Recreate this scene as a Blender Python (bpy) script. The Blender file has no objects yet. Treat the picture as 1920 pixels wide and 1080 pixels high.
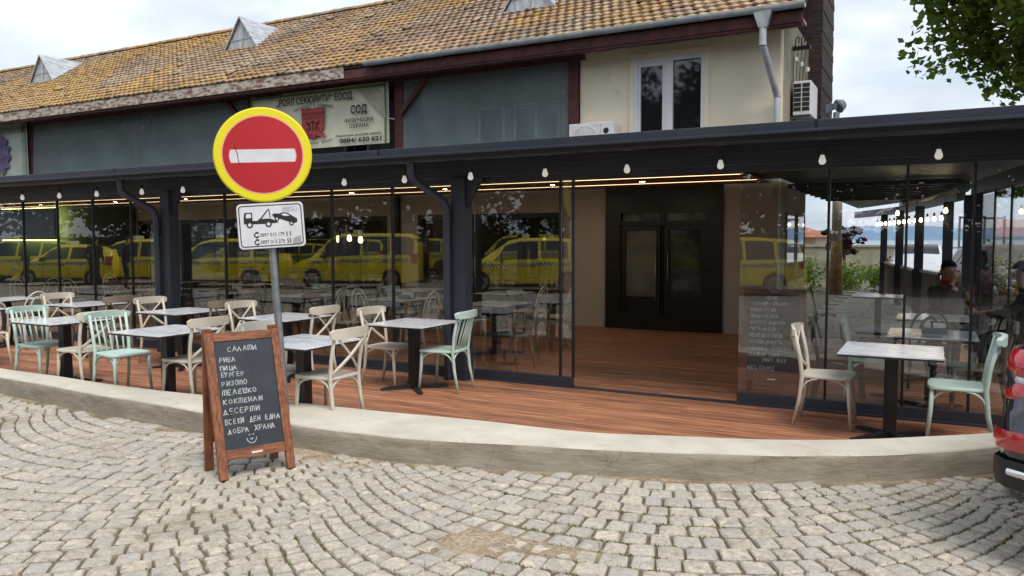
import bpy, bmesh, math, random
from mathutils import Vector, Matrix
R = math.radians
C = bpy.context.scene.collection
SC = bpy.context.scene

# ------------------------------------------------------------------ camera
cam_d = bpy.data.cameras.new("camera")
cam = bpy.data.objects.new("camera", cam_d); C.objects.link(cam); SC.camera = cam
yaw, pitch, roll = R(28.3), R(3.55), R(-0.14)
fw = Vector((-math.sin(yaw)*math.cos(pitch), math.cos(yaw)*math.cos(pitch), -math.sin(pitch)))
r0 = Vector((math.cos(yaw), math.sin(yaw), 0)); u0 = r0.cross(fw)
rt = r0*math.cos(roll)+u0*math.sin(roll); up = u0*math.cos(roll)-r0*math.sin(roll)
mw = Matrix(((rt.x, up.x, -fw.x, 0), (rt.y, up.y, -fw.y, 0), (rt.z, up.z, -fw.z, 1.68), (0, 0, 0, 1)))
cam.matrix_world = mw
cam_d.sensor_width = 36; cam_d.lens = 1470/1920*36
cam_d.clip_start = 0.05; cam_d.clip_end = 20000

# ------------------------------------------------------------------ world, sun, exposure
SUN_EL, SUN_AZ = R(57), R(-34)          # azimuth: 0 = +X, counted towards +Y
W = bpy.data.worlds.new("World"); SC.world = W; W.use_nodes = True
nt = W.node_tree; nt.nodes.clear()
out = nt.nodes.new('ShaderNodeOutputWorld'); bg = nt.nodes.new('ShaderNodeBackground')
sky = nt.nodes.new('ShaderNodeTexSky'); sky.sky_type = 'NISHITA'; sky.sun_disc = False
sky.sun_elevation = SUN_EL; sky.sun_rotation = math.pi/2-SUN_AZ
sky.air_density = 1.6; sky.dust_density = 2.5
tc = nt.nodes.new('ShaderNodeTexCoord')
mp = nt.nodes.new('ShaderNodeMapping'); mp.inputs['Scale'].default_value = (1.1, 1.1, 2.6)
mp.inputs['Location'].default_value = (0.35, 0.2, 0.1)
no = nt.nodes.new('ShaderNodeTexNoise'); no.inputs['Scale'].default_value = 2.3; no.inputs['Detail'].default_value = 7; no.inputs['Roughness'].default_value = .55
rp = nt.nodes.new('ShaderNodeValToRGB'); rp.color_ramp.elements[0].position = .30; rp.color_ramp.elements[1].position = .52
rp.color_ramp.elements[0].color = (.45, .45, .45, 1)
no2 = nt.nodes.new('ShaderNodeTexNoise'); no2.inputs['Scale'].default_value = 3.1; no2.inputs['Detail'].default_value = 6
rp2 = nt.nodes.new('ShaderNodeValToRGB'); rp2.color_ramp.elements[0].position = .38; rp2.color_ramp.elements[1].position = .62
rp2.color_ramp.elements[0].color = (5.4, 6.2, 7.7, 1); rp2.color_ramp.elements[1].color = (8.3, 8.6, 9.2, 1)
mx = nt.nodes.new('ShaderNodeMixRGB')
L = nt.links.new
L(tc.outputs['Generated'], mp.inputs['Vector']); L(mp.outputs['Vector'], no.inputs['Vector']); L(mp.outputs['Vector'], no2.inputs['Vector'])
L(no.outputs['Fac'], rp.inputs['Fac']); L(no2.outputs['Fac'], rp2.inputs['Fac'])
L(rp.outputs['Color'], mx.inputs['Fac']); L(sky.outputs['Color'], mx.inputs['Color1']); L(rp2.outputs['Color'], mx.inputs['Color2'])
L(mx.outputs['Color'], bg.inputs['Color']); bg.inputs['Strength'].default_value = 0.069
L(bg.outputs['Background'], out.inputs['Surface'])

sl = bpy.data.lights.new("sun", 'SUN'); so = bpy.data.objects.new("sun", sl); C.objects.link(so)
sl.energy = 1.5; sl.angle = R(30); sl.color = (1, .96, .9)
sd = Vector((math.cos(SUN_EL)*math.cos(SUN_AZ), math.cos(SUN_EL)*math.sin(SUN_AZ), math.sin(SUN_EL)))
so.rotation_euler = sd.to_track_quat('Z', 'Y').to_euler()
so.location = (0, 0, 30)
SC.view_settings.view_transform = 'Standard'; SC.view_settings.look = 'None'
SC.view_settings.exposure = 1.0; SC.view_settings.gamma = 1.0
SC.cycles.use_denoising = True
try: SC.cycles.denoiser = 'OPENIMAGEDENOISE'
except Exception: pass
SC.cycles.max_bounces = 8; SC.cycles.transparent_max_bounces = 24; SC.cycles.diffuse_bounces = 4; SC.cycles.glossy_bounces = 4
SC.cycles.sample_clamp_indirect = 6; SC.cycles.caustics_reflective = False; SC.cycles.caustics_refractive = False

# ------------------------------------------------------------------ materials
def s2l(r, g, b):
    f = lambda c: (c/255/12.92) if c/255 <= .04045 else ((c/255+.055)/1.055)**2.4
    return (f(r), f(g), f(b), 1)
def mat(name, col, rough=.6, metal=0., col2=None, scale=4., bump=0., bscale=30., spec=.5, island=0., stretch=None, ramp=(.35, .65), emit=None, estr=0., coat=0.):
    m = bpy.data.materials.new(name); m.use_nodes = True; n = m.node_tree.nodes; l = m.node_tree.links.new
    b = n['Principled BSDF']; b.inputs['Roughness'].default_value = rough; b.inputs['Metallic'].default_value = metal
    b.inputs['Base Color'].default_value = col if len(col) == 4 else (*col, 1)
    b.inputs['Specular IOR Level'].default_value = spec
    if coat: b.inputs['Coat Weight'].default_value = coat; b.inputs['Coat Roughness'].default_value = .04
    t = n.new('ShaderNodeTexCoord'); vec = t.outputs['Object']
    if stretch:
        mpn = n.new('ShaderNodeMapping'); mpn.inputs['Scale'].default_value = stretch; l(vec, mpn.inputs['Vector']); vec = mpn.outputs['Vector']
    last = None
    if col2:
        nz = n.new('ShaderNodeTexNoise'); nz.inputs['Scale'].default_value = scale; nz.inputs['Detail'].default_value = 6; nz.inputs['Roughness'].default_value = .6
        l(vec, nz.inputs['Vector'])
        rm = n.new('ShaderNodeValToRGB'); rm.color_ramp.elements[0].position = ramp[0]; rm.color_ramp.elements[1].position = ramp[1]
        rm.color_ramp.elements[0].color = col if len(col) == 4 else (*col, 1); rm.color_ramp.elements[1].color = col2 if len(col2) == 4 else (*col2, 1)
        l(nz.outputs['Fac'], rm.inputs['Fac']); last = rm.outputs['Color']; l(last, b.inputs['Base Color'])
    if island:
        g = n.new('ShaderNodeNewGeometry'); hs = n.new('ShaderNodeHueSaturation')
        mr = n.new('ShaderNodeMapRange'); mr.inputs['To Min'].default_value = 1-island; mr.inputs['To Max'].default_value = 1+island
        l(g.outputs['Random Per Island'], mr.inputs['Value']); l(mr.outputs['Result'], hs.inputs['Value'])
        if last: l(last, hs.inputs['Color'])
        else: hs.inputs['Color'].default_value = b.inputs['Base Color'].default_value
        l(hs.outputs['Color'], b.inputs['Base Color'])
    if bump:
        nb = n.new('ShaderNodeTexNoise'); nb.inputs['Scale'].default_value = bscale; nb.inputs['Detail'].default_value = 5; l(vec, nb.inputs['Vector'])
        bp = n.new('ShaderNodeBump'); bp.inputs['Strength'].default_value = bump; bp.inputs['Distance'].default_value = .02
        l(nb.outputs['Fac'], bp.inputs['Height']); l(bp.outputs['Normal'], b.inputs['Normal'])
    if emit:
        b.inputs['Emission Color'].default_value = emit; b.inputs['Emission Strength'].default_value = estr
    return m
def glassmat(name, ior, tint):
    m = bpy.data.materials.new(name); m.use_nodes = True; n = m.node_tree.nodes; l = m.node_tree.links.new; n.clear()
    o = n.new('ShaderNodeOutputMaterial'); mxs = n.new('ShaderNodeMixShader'); tr = n.new('ShaderNodeBsdfTransparent'); gl = n.new('ShaderNodeBsdfGlossy'); fr = n.new('ShaderNodeFresnel')
    gb = n.new('ShaderNodeNewGeometry'); mr = n.new('ShaderNodeMapRange'); mr.inputs['To Min'].default_value = ior; mr.inputs['To Max'].default_value = 1/ior   # same reflectance on both faces of a thin pane
    l(gb.outputs['Backfacing'], mr.inputs['Value']); l(mr.outputs['Result'], fr.inputs['IOR']); gl.inputs['Roughness'].default_value = 0.0; tr.inputs['Color'].default_value = (*tint, 1)
    tcn = n.new('ShaderNodeTexCoord'); nz = n.new('ShaderNodeTexNoise'); nz.inputs['Scale'].default_value = 1.3; bp = n.new('ShaderNodeBump')
    bp.inputs['Strength'].default_value = .02; bp.inputs['Distance'].default_value = .02
    l(tcn.outputs['Object'], nz.inputs['Vector']); l(nz.outputs['Fac'], bp.inputs['Height']); l(bp.outputs['Normal'], gl.inputs['Normal'])
    l(fr.outputs['Fac'], mxs.inputs['Fac']); l(tr.outputs['BSDF'], mxs.inputs[1]); l(gl.outputs['BSDF'], mxs.inputs[2]); l(mxs.outputs['Shader'], o.inputs['Surface'])
    return m
M = {}
M['anthracite'] = mat('anthracite paint', (.024, .029, .042), .42, col2=(.032, .037, .052), scale=2, spec=.5)
M['black_metal'] = mat('black metal', (.008, .009, .011), .4)
M['glass'] = glassmat('clear glass', 1.85, (.955, .97, .965))
M['dark_glass'] = mat('dark window glass', (.012, .016, .016), .03, spec=.9)
M['chalk'] = mat('chalk', (.62, .62, .60), .9, col2=(.42, .42, .42), scale=60)
M['slate'] = mat('chalkboard slate', (.016, .021, .030), .55, col2=(.028, .034, .044), scale=5)
M['wood_frame'] = mat('stained wood frame', s2l(150, 92, 56), .55, col2=s2l(92, 50, 30), scale=7, stretch=(9, 9, 1.0), bump=.2, bscale=12)
M['wood_frame_h'] = mat('stained wood rail', s2l(152, 94, 58), .55, col2=s2l(92, 50, 30), scale=7, stretch=(1.0, 9, 9), bump=.2, bscale=12)
M['dark_wood_frame'] = mat('dark stained wood', s2l(104, 66, 48), .55, col2=s2l(72, 44, 32), scale=7, stretch=(6, 6, 1.0))
M['marble'] = None
M['beige'] = mat('beige moulded plastic', s2l(204, 197, 182), .45, col2=s2l(194, 186, 170), scale=5)
M['taupe'] = mat('taupe moulded plastic', s2l(132, 118, 104), .45, col2=s2l(120, 106, 94), scale=5)
M['cream'] = mat('cream moulded plastic', s2l(206, 202, 188), .45)
M['mint'] = mat('mint moulded plastic', s2l(188, 208, 198), .45, col2=s2l(178, 199, 188), scale=5)
M['black_plastic'] = mat('black moulded plastic', (.018, .018, .02), .45)
M['concrete'] = mat('pale cement screed', s2l(200, 193, 178), .85, col2=s2l(180, 172, 156), scale=2.2, bump=.25, bscale=14, ramp=(.38, .72))
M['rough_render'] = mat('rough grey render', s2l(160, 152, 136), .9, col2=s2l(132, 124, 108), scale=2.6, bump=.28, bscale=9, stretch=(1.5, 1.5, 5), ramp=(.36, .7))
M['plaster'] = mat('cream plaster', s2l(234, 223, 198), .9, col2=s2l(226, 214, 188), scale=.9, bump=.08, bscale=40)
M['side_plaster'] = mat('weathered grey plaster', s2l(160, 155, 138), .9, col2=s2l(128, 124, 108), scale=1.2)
M['taupe_wall'] = mat('taupe interior paint', s2l(190, 180, 168), .9, col2=s2l(180, 170, 158), scale=.8)
M['dark_green_wall'] = mat('reflected foliage green', s2l(36, 46, 38), .85)  # dark green of reflected foliage put into the wall colour
M['pvc'] = mat('white window frame', (.72, .73, .73), .4)
M['red_timber'] = mat('flaking oxblood timber', s2l(98, 52, 46), .8, col2=s2l(62, 36, 34), scale=6, stretch=(1, 1, 1), bump=.3, bscale=20)
M['flaky_timber'] = mat('flaking white timber', s2l(196, 186, 172), .85, col2=s2l(120, 90, 78), scale=5, stretch=(1.2, 5, 3), bump=.3, bscale=20, ramp=(.42, .60))
M['dark_timber'] = mat('dark timber boards', s2l(84, 66, 62), .85, col2=s2l(50, 40, 40), scale=4, stretch=(1, 1, 7), bump=.4, bscale=10)
M['zinc'] = mat('weathered zinc', s2l(190, 196, 196), .5, .0, col2=s2l(156, 162, 162), scale=5)
M['zinc_sheet'] = mat('aluminium sheet', s2l(196, 200, 204), .5, .25, col2=s2l(150, 154, 158), scale=4, stretch=(6, 1, 1))
M['white_paint'] = mat('white enamel', (.74, .74, .73), .4, col2=(.62, .62, .61), scale=6)
M['fan_grey'] = mat('grille grey', (.30, .31, .31), .5)
M['dark_void'] = mat('dark interior', (.010, .010, .012), .9)
def opal():
    m = bpy.data.materials.new('glowing opal glass'); m.use_nodes = True; n = m.node_tree.nodes; l = m.node_tree.links.new; b = n['Principled BSDF']
    b.inputs['Base Color'].default_value = (.92, .92, .91, 1); b.inputs['Roughness'].default_value = .25
    t = n.new('ShaderNodeBsdfTranslucent'); t.inputs['Color'].default_value = (.95, .95, .94, 1); x = n.new('ShaderNodeMixShader'); x.inputs['Fac'].default_value = .5
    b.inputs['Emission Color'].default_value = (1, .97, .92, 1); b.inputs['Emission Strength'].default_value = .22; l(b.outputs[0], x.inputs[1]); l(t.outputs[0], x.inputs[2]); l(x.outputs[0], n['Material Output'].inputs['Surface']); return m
M['bulb'] = opal()  # faint emission added so the unlit bulbs read bright white
M['bulb_lit'] = mat('lit bulb', (.9, .8, .6), .3, emit=(1, .78, .45, 1), estr=9)
M['led'] = mat('warm led strip', (.9, .8, .6), .4, emit=(1, .74, .42, 1), estr=2.2)
M['spot'] = mat('lit downlight', (.9, .88, .8), .4, emit=(1, .86, .68, 1), estr=95)
M['rubber'] = mat('tyre rubber', (.014, .014, .015), .75)
M['alloy'] = mat('alloy', (.52, .53, .55), .3, .7)
M['sign_red'] = mat('red sign face', s2l(176, 26, 34), .35, col2=s2l(168, 24, 32), scale=3)
M['sign_yellow'] = mat('fluorescent yellow sign border', s2l(222, 208, 20), .4)
M['sign_white'] = mat('white sign face', (.66, .67, .69), .4, col2=(.58, .58, .6), scale=8)
M['sign_black'] = mat('black sign print', (.012, .012, .014), .5)
M['galv'] = mat('galvanised steel', s2l(140, 144, 146), .5, .5, col2=s2l(112, 116, 118), scale=9)
M['pink'] = mat('pale pink print', s2l(226, 150, 140), .6)
M['print_dark'] = mat('dark banner print', (.022, .024, .026), .8)
M['print_red'] = mat('red banner print', s2l(168, 72, 68), .8)
M['print_red_dark'] = mat('maroon banner print', s2l(98, 32, 34), .8)
M['print_green'] = mat('green banner hem', s2l(92, 124, 84), .8)
M['cloth_grey'] = mat('banner cloth', s2l(228, 224, 200), .85, col2=s2l(212, 208, 182), scale=2.5, bump=.15, bscale=3)
M['skin'] = mat('skin', (.42, .24, .17), .5)
M['hair'] = mat('short dark hair', (.012, .010, .009), .7)
M['black_cloth'] = mat('black jacket cloth', (.010, .011, .013), .85, col2=(.018, .019, .022), scale=12)
M['red_cloth'] = mat('red collar cloth', (.42, .03, .03), .8)
M['trouser'] = mat('dark trouser cloth', (.016, .018, .026), .85)
M['ceramic'] = mat('white ceramic', (.72, .72, .7), .3)
M['brass'] = mat('brushed steel', (.34, .34, .34), .4, .5)
M['bark'] = mat('plane bark', s2l(118, 108, 88), .9, col2=s2l(84, 74, 58), scale=4, bump=.3, bscale=8)

def marble():
    m = mat('white marble laminate', (.74, .75, .77), .18); n = m.node_tree.nodes; l = m.node_tree.links.new; b = n['Principled BSDF']
    t = n.new('ShaderNodeTexCoord'); oi = n.new('ShaderNodeObjectInfo'); ad = n.new('ShaderNodeVectorMath'); ad.operation = 'ADD'
    sc = n.new('ShaderNodeVectorMath'); sc.operation = 'SCALE'; sc.inputs['Scale'].default_value = 9
    l(oi.outputs['Location'], sc.inputs[0]); l(t.outputs['Object'], ad.inputs[0]); l(sc.outputs[0], ad.inputs[1])
    mpn = n.new('ShaderNodeMapping'); mpn.inputs['Rotation'].default_value = (0, 0, R(35)); mpn.inputs['Scale'].default_value = (1, 4.2, 1); l(ad.outputs[0], mpn.inputs['Vector'])
    w = n.new('ShaderNodeTexNoise'); w.inputs['Scale'].default_value = 1.7; w.inputs['Detail'].default_value = 6; w.inputs['Distortion'].default_value = .7
    l(mpn.outputs[0], w.inputs['Vector'])
    r = n.new('ShaderNodeValToRGB'); e = r.color_ramp.elements; e[0].position = .46; e[0].color = (.74, .75, .77, 1); e[1].position = .5; e[1].color = (.50, .51, .54, 1)
    e2 = r.color_ramp.elements.new(.54); e2.color = (.74, .75, .77, 1)
    l(w.outputs['Fac'], r.inputs['Fac']); l(r.outputs['Color'], b.inputs['Base Color']); return m
M['marble'] = marble()

# ------------------------------------------------------------------ mesh helpers
class MB:
    def __init__(s): s.v = []; s.f = []; s.mi = []; s.cur = 0
    def add(s, vs, fs):
        o = len(s.v); s.v += [tuple(p) for p in vs]; s.f += [tuple(i+o for i in f) for f in fs]; s.mi += [s.cur]*len(fs); return s
    def box(s, x0, x1, y0, y1, z0, z1):
        return s.add([(x0, y0, z0), (x1, y0, z0), (x1, y1, z0), (x0, y1, z0), (x0, y0, z1), (x1, y0, z1), (x1, y1, z1), (x0, y1, z1)],
                     [(3, 2, 1, 0), (4, 5, 6, 7), (0, 1, 5, 4), (1, 2, 6, 5), (2, 3, 7, 6), (3, 0, 4, 7)])
    def beam(s, a, b, w, h, upv=(0, 0, 1)):
        a, b = Vector(a), Vector(b); d = (b-a).normalized(); u = Vector(upv)
        if abs(d.dot(u)) > .98: u = Vector((1, 0, 0))
        r = d.cross(u).normalized(); u = r.cross(d)
        vs = [p+r*sx*w/2+u*sz*h/2 for p in (a, b) for sx, sz in ((-1, -1), (1, -1), (1, 1), (-1, 1))]
        return s.add(vs, [(0, 1, 2, 3), (7, 6, 5, 4), (0, 4, 5, 1), (1, 5, 6, 2), (2, 6, 7, 3), (3, 7, 4, 0)])
    def tube(s, pts, r, n=8, cap=True, flat=None):
        pts = [Vector(p) for p in pts]; k = len(pts); rs = r if isinstance(r, (list, tuple)) else [r]*k
        o = []; prev = None
        for i, p in enumerate(pts):
            d = (pts[min(i+1, k-1)]-pts[max(i-1, 0)]).normalized()
            if prev is None:
                u = Vector((0, 0, 1)) if abs(d.z) < .9 else Vector((1, 0, 0))
            else: u = prev
            a = (u-d*u.dot(d)).normalized(); b = d.cross(a); prev = a
            for j in range(n):
                t = 2*math.pi*j/n; ra = rs[i]; rb = rs[i]*(flat or 1)
                o.append(p+a*math.cos(t)*ra+b*math.sin(t)*rb)
        fs = [(i*n+j, i*n+(j+1) % n, (i+1)*n+(j+1) % n, (i+1)*n+j) for i in range(k-1) for j in range(n)]
        if cap: fs += [tuple(range(n-1, -1, -1)), tuple((k-1)*n+j for j in range(n))]
        return s.add(o, fs)
    def lathe(s, prof, n=16, c=(0, 0, 0), axis='z'):
        vs = []
        for (r, z) in prof:
            for j in range(n):
                t = 2*math.pi*j/n; x, y = r*math.cos(t), r*math.sin(t)
                p = (x, y, z) if axis == 'z' else ((x, z, y) if axis == 'y' else (z, x, y))
                vs.append((p[0]+c[0], p[1]+c[1], p[2]+c[2]))
        k = len(prof)
        fs = [(i*n+j, i*n+(j+1) % n, (i+1)*n+(j+1) % n, (i+1)*n+j) for i in range(k-1) for j in range(n)]
        fs += [tuple(range(n-1, -1, -1)), tuple((k-1)*n+j for j in range(n))]
        return s.add(vs, fs)
    def prism(s, poly, a0, a1, axis='z'):
        n = len(poly); P = {'z': lambda u, v, a: (u, v, a), 'y': lambda u, v, a: (u, a, v), 'x': lambda u, v, a: (a, u, v)}[axis]
        vs = [P(u, v, a0) for u, v in poly]+[P(u, v, a1) for u, v in poly]
        return s.add(vs, [tuple(range(n-1, -1, -1)), tuple(range(n, 2*n))]+[(i, (i+1) % n, n+(i+1) % n, n+i) for i in range(n)])
    def xf(s, mtx, start=0):
        for i in range(start, len(s.v)): s.v[i] = tuple(mtx @ Vector(s.v[i]))
        return s
    def build(s, name, m, parent=None, smooth=False, bevel=0, loc=None, rot=None, seg=2, recalc=True):
        me = bpy.data.meshes.new(name); me.from_pydata(s.v, [], s.f)
        ms = m if isinstance(m, (list, tuple)) else [m]
        for q in ms: me.materials.append(M[q] if isinstance(q, str) else q)
        if len(ms) > 1: me.polygons.foreach_set('material_index', s.mi)
        if recalc or bevel:
            b = bmesh.new(); b.from_mesh(me)
            if bevel:
                bmesh.ops.remove_doubles(b, verts=b.verts, dist=1e-5)
                es = [e for e in b.edges if len(e.link_faces) == 2 and e.calc_face_angle(0) > R(28)]
                bmesh.ops.bevel(b, geom=es, offset=bevel, segments=seg, affect='EDGES', profile=.6)
            if recalc: bmesh.ops.recalc_face_normals(b, faces=b.faces)
            b.to_mesh(me); b.free()
        if smooth: me.polygons.foreach_set('use_smooth', [True]*len(me.polygons))
        me.update()
        o = bpy.data.objects.new(name, me); C.objects.link(o)
        if parent: o.parent = parent
        if loc: o.location = loc
        if rot: o.rotation_euler = rot
        return o
def autosmooth(o, ang=40):
    me = o.data; me.polygons.foreach_set('use_smooth', [True]*len(me.polygons))
    try: me.set_sharp_from_angle(angle=R(ang))
    except Exception: pass
    return o
def tag(o, label=None, cat=None, group=None, kind=None):
    if label: o['label'] = label
    if cat: o['category'] = cat
    if group: o['group'] = group
    if kind: o['kind'] = kind
    return o
def thing(name, label, cat, loc=(0, 0, 0), rz=0, group=None):
    o = bpy.data.objects.new(name, None); C.objects.link(o); o.empty_display_size = .2
    o.location = loc; o.rotation_euler = (0, 0, rz); return tag(o, label, cat, group)
def copy_thing(root, loc, rz, label, group=None, mats=None):
    r = root.copy(); C.objects.link(r); r.location = loc; r.rotation_euler = (0, 0, rz); r['label'] = label
    if group: r['group'] = group
    for ch in list(root.children):
        c = ch.copy(); C.objects.link(c); c.parent = r
        for g in list(ch.children):
            d = g.copy(); C.objects.link(d); d.parent = c
    return r
def arc(p0, p1, p2, n=8):           # quadratic bezier points
    p0, p1, p2 = Vector(p0), Vector(p1), Vector(p2)
    return [p0*(1-t)**2+p1*2*t*(1-t)+p2*t*t for t in [i/n for i in range(n+1)]]
def interp(xs, ys, x):
    if x <= xs[0]: return ys[0]
    for i in range(len(xs)-1):
        if x <= xs[i+1]: return ys[i]+(ys[i+1]-ys[i])*(x-xs[i])/(xs[i+1]-xs[i])
    return ys[-1]
# printed lettering: Blender's built-in font turned into a thin solid mesh in the XZ plane, facing -Y
def text_mb(txt, h, width=None, bold=0., shear=0.):
    cu = bpy.data.curves.new('lettering', 'FONT'); cu.body = txt; cu.size = 1; cu.offset = bold; cu.shear = shear; cu.align_x = 'CENTER'; cu.resolution_u = 3
    ob = bpy.data.objects.new('lettering', cu); C.objects.link(ob)
    dg = bpy.context.evaluated_depsgraph_get(); me = bpy.data.meshes.new_from_object(ob.evaluated_get(dg))
    vs = [v.co.copy() for v in me.vertices]; fs = [tuple(p.vertices) for p in me.polygons]
    bpy.data.objects.remove(ob); bpy.data.curves.remove(cu); bpy.data.meshes.remove(me)
    m = MB()
    if not vs: return m
    x0, x1 = min(v.x for v in vs), max(v.x for v in vs); y0, y1 = min(v.y for v in vs), max(v.y for v in vs)
    sy = h/.73; sx = (width/(x1-x0)) if width else sy
    m.add([((v.x-(x0+x1)/2)*sx, 0, v.y*sy) for v in vs], fs)
    return m
# chalk lettering: stroke glyphs
G = {
'А': [[(0, 0), (.3, 1), (.6, 0)], [(.12, .38), (.5, .38)]], 'Б': [[(.55, 1), (.05, 1), (.05, 0), (.4, 0), (.58, .25), (.4, .52), (.05, .52)]],
'В': [[(.05, 0), (.05, 1), (.4, 1), (.5, .78), (.35, .54), (.05, .52)], [(.35, .54), (.58, .28), (.4, 0), (.05, 0)]],
'Г': [[(.05, 0), (.05, 1), (.52, 1)]], 'Д': [[(-.02, -.15), (-.02, .02), (.62, .02), (.62, -.15)], [(.1, .02), (.32, 1), (.5, .02)]],
'Е': [[(.52, 1), (.1, 1), (.05, .5), (.08, 0), (.55, 0)], [(.06, .52), (.45, .52)]], 'И': [[(.05, 1), (.05, 0), (.55, 1), (.55, 0)]],
'Й': [[(.05, .9), (.05, 0), (.55, .9), (.55, 0)], [(.2, 1.12), (.3, 1.02), (.42, 1.12)]],
'З': [[(.05, .9), (.3, 1), (.5, .8), (.25, .53), (.52, .26), (.3, 0), (.03, .12)]],
'К': [[(.05, 0), (.05, 1)], [(.52, 1), (.06, .48), (.56, 0)]], 'Л': [[(0, 0), (.28, 1), (.56, 0)]], 'М': [[(.02, 0), (.08, 1), (.33, .35), (.58, 1), (.64, 0)]],
'Н': [[(.05, 0), (.05, 1)], [(.55, 0), (.55, 1)], [(.05, .5), (.55, .5)]], 'О': [[(.3, 1), (.06, .75), (.06, .25), (.3, 0), (.54, .25), (.54, .75), (.3, 1)]],
'П': [[(.05, 0), (.05, 1), (.55, 1), (.55, 0)]], 'Р': [[(.05, 0), (.05, 1), (.42, 1), (.55, .75), (.4, .48), (.05, .46)]],
'С': [[(.54, .85), (.32, 1), (.06, .75), (.06, .25), (.32, 0), (.55, .14)]], 'Т': [[(0, 0), (.04, .9), (.2, 1), (.33, .8), (.33, 0)], [(.33, .8), (.5, 1), (.66, .85), (.66, 0)]],
'У': [[(.05, 1), (.3, .45)], [(.55, 1), (.18, 0)]], 'Х': [[(.03, 1), (.57, 0)], [(.55, 1), (.03, 0)]], 'Ц': [[(.05, 1), (.05, 0), (.55, 0), (.55, 1)], [(.55, 0), (.62, -.18)]],
'Ш': [[(.03, 1), (.03, 0), (.62, 0), (.62, 1)], [(.32, 0), (.32, 1)]], 'Ю': [[(.03, 0), (.03, 1)], [(.03, .5), (.2, .5)], [(.42, 1), (.2, .7), (.2, .3), (.42, 0), (.64, .3), (.64, .7), (.42, 1)]],
'-': [[(.08, .48), (.5, .5)]], 'S': [[(.52, .86), (.3, 1), (.08, .8), (.28, .54), (.52, .26), (.3, 0), (.05, .14)]], 'L': [[(.05, 1), (.05, 0), (.5, 0)]],
'D': [[(.05, 0), (.05, 1), (.35, 1), (.56, .6), (.5, .25), (.3, 0), (.05, 0)]], 'F': [[(.05, 0), (.05, 1), (.5, 1)], [(.05, .52), (.42, .52)]], 'I': [[(.2, 0), (.2, 1)]],
'Z': [[(.05, 1), (.52, 1), (.03, 0), (.55, 0)]], 'U': [[(.05, 1), (.05, .2), (.3, 0), (.54, .2), (.54, 1)]], 'R': [[(.05, 0), (.05, 1), (.42, 1), (.55, .75), (.4, .5), (.05, .48)], [(.25, .48), (.56, 0)]],
'G': [[(.54, .85), (.32, 1), (.06, .75), (.06, .25), (.32, 0), (.54, .18), (.54, .45), (.34, .45)]], 'W': [[(0, 1), (.16, 0), (.33, .7), (.5, 0), (.68, 1)]], 'T': [[(0, 1), (.56, 1)], [(.28, 1), (.28, 0)]],
}
for a_, b_ in zip('ABCEHKMOP', 'АВСЕНКМОР'): G[a_] = G[b_]
def chalk_line(mb, txt, x, z, h, wd, lw, rnd, y=0., slope=0.):
    n = sum(1 for c in txt); adv = wd/max(n, 1)
    for i, c in enumerate(txt):
        if c == ' ': continue
        jx, jz, js = rnd.uniform(-.004, .004), rnd.uniform(-.05, .05)*h, rnd.uniform(.86, 1.1)
        sk = rnd.uniform(-.08, .1)
        for st in G.get(c, []):
            pts = [(x+adv*i+(u*1.25+v*sk)*adv*.95+jx, z+v*h*js+jz+slope*adv*i) for u, v in st]
            if len(pts) > 4:
                sm = []
                for k in range(len(pts)-1):
                    a, b = pts[k], pts[k+1]; sm += [a, ((a[0]+b[0])/2, (a[1]+b[1])/2)]
                pts = sm+[pts[-1]]
            stroke(mb, pts, lw*rnd.uniform(.8, 1.15), y)
def stroke(mb, pts, lw, y=0.):
    for (ax, az), (bx, bz) in zip(pts[:-1], pts[1:]):
        dx, dz = bx-ax, bz-az; l_ = math.hypot(dx, dz)
        if l_ < 1e-6: continue
        ex, ez = dx/l_*lw*.4, dz/l_*lw*.4; px, pz = -dz/l_*lw/2, dx/l_*lw/2
        mb.add([(ax-ex+px, y, az-ez+pz), (ax-ex-px, y, az-ez-pz), (bx+ex-px, y, bz+ez-pz), (bx+ex+px, y, bz+ez+pz)], [(0, 1, 2, 3)])
# ================================================================== SETTING
rnd = random.Random(7)
KFX = [-30, -16, -12, -8.9, -7, -5.5, -4.36, -3.33, -2.68, -1.78, -.95, -.45, .06, .4, .9, 1.3, 1.55]
KFY = [7.6, 5.65, 5.1, 4.8, 4.68, 4.62, 4.63, 4.74, 4.93, 5.2, 5.5, 5.78, 6.14, 6.45, 6.98, 7.55, 8.3]
KBX = [-30, -16, -12, -9.6, -6.7, -5.1, -3.77, -2.32, -1.19, -.49, -.15, .39, .6, .85, 1.05]
KBY = [8.1, 6.05, 5.5, 5.18, 5.12, 5.33, 5.46, 5.55, 5.9, 6.27, 6.5, 6.93, 7.2, 7.7, 8.4]
KFY = [q+.035 for q in KFY]
kf = lambda x: interp(KFX, KFY, x)
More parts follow.
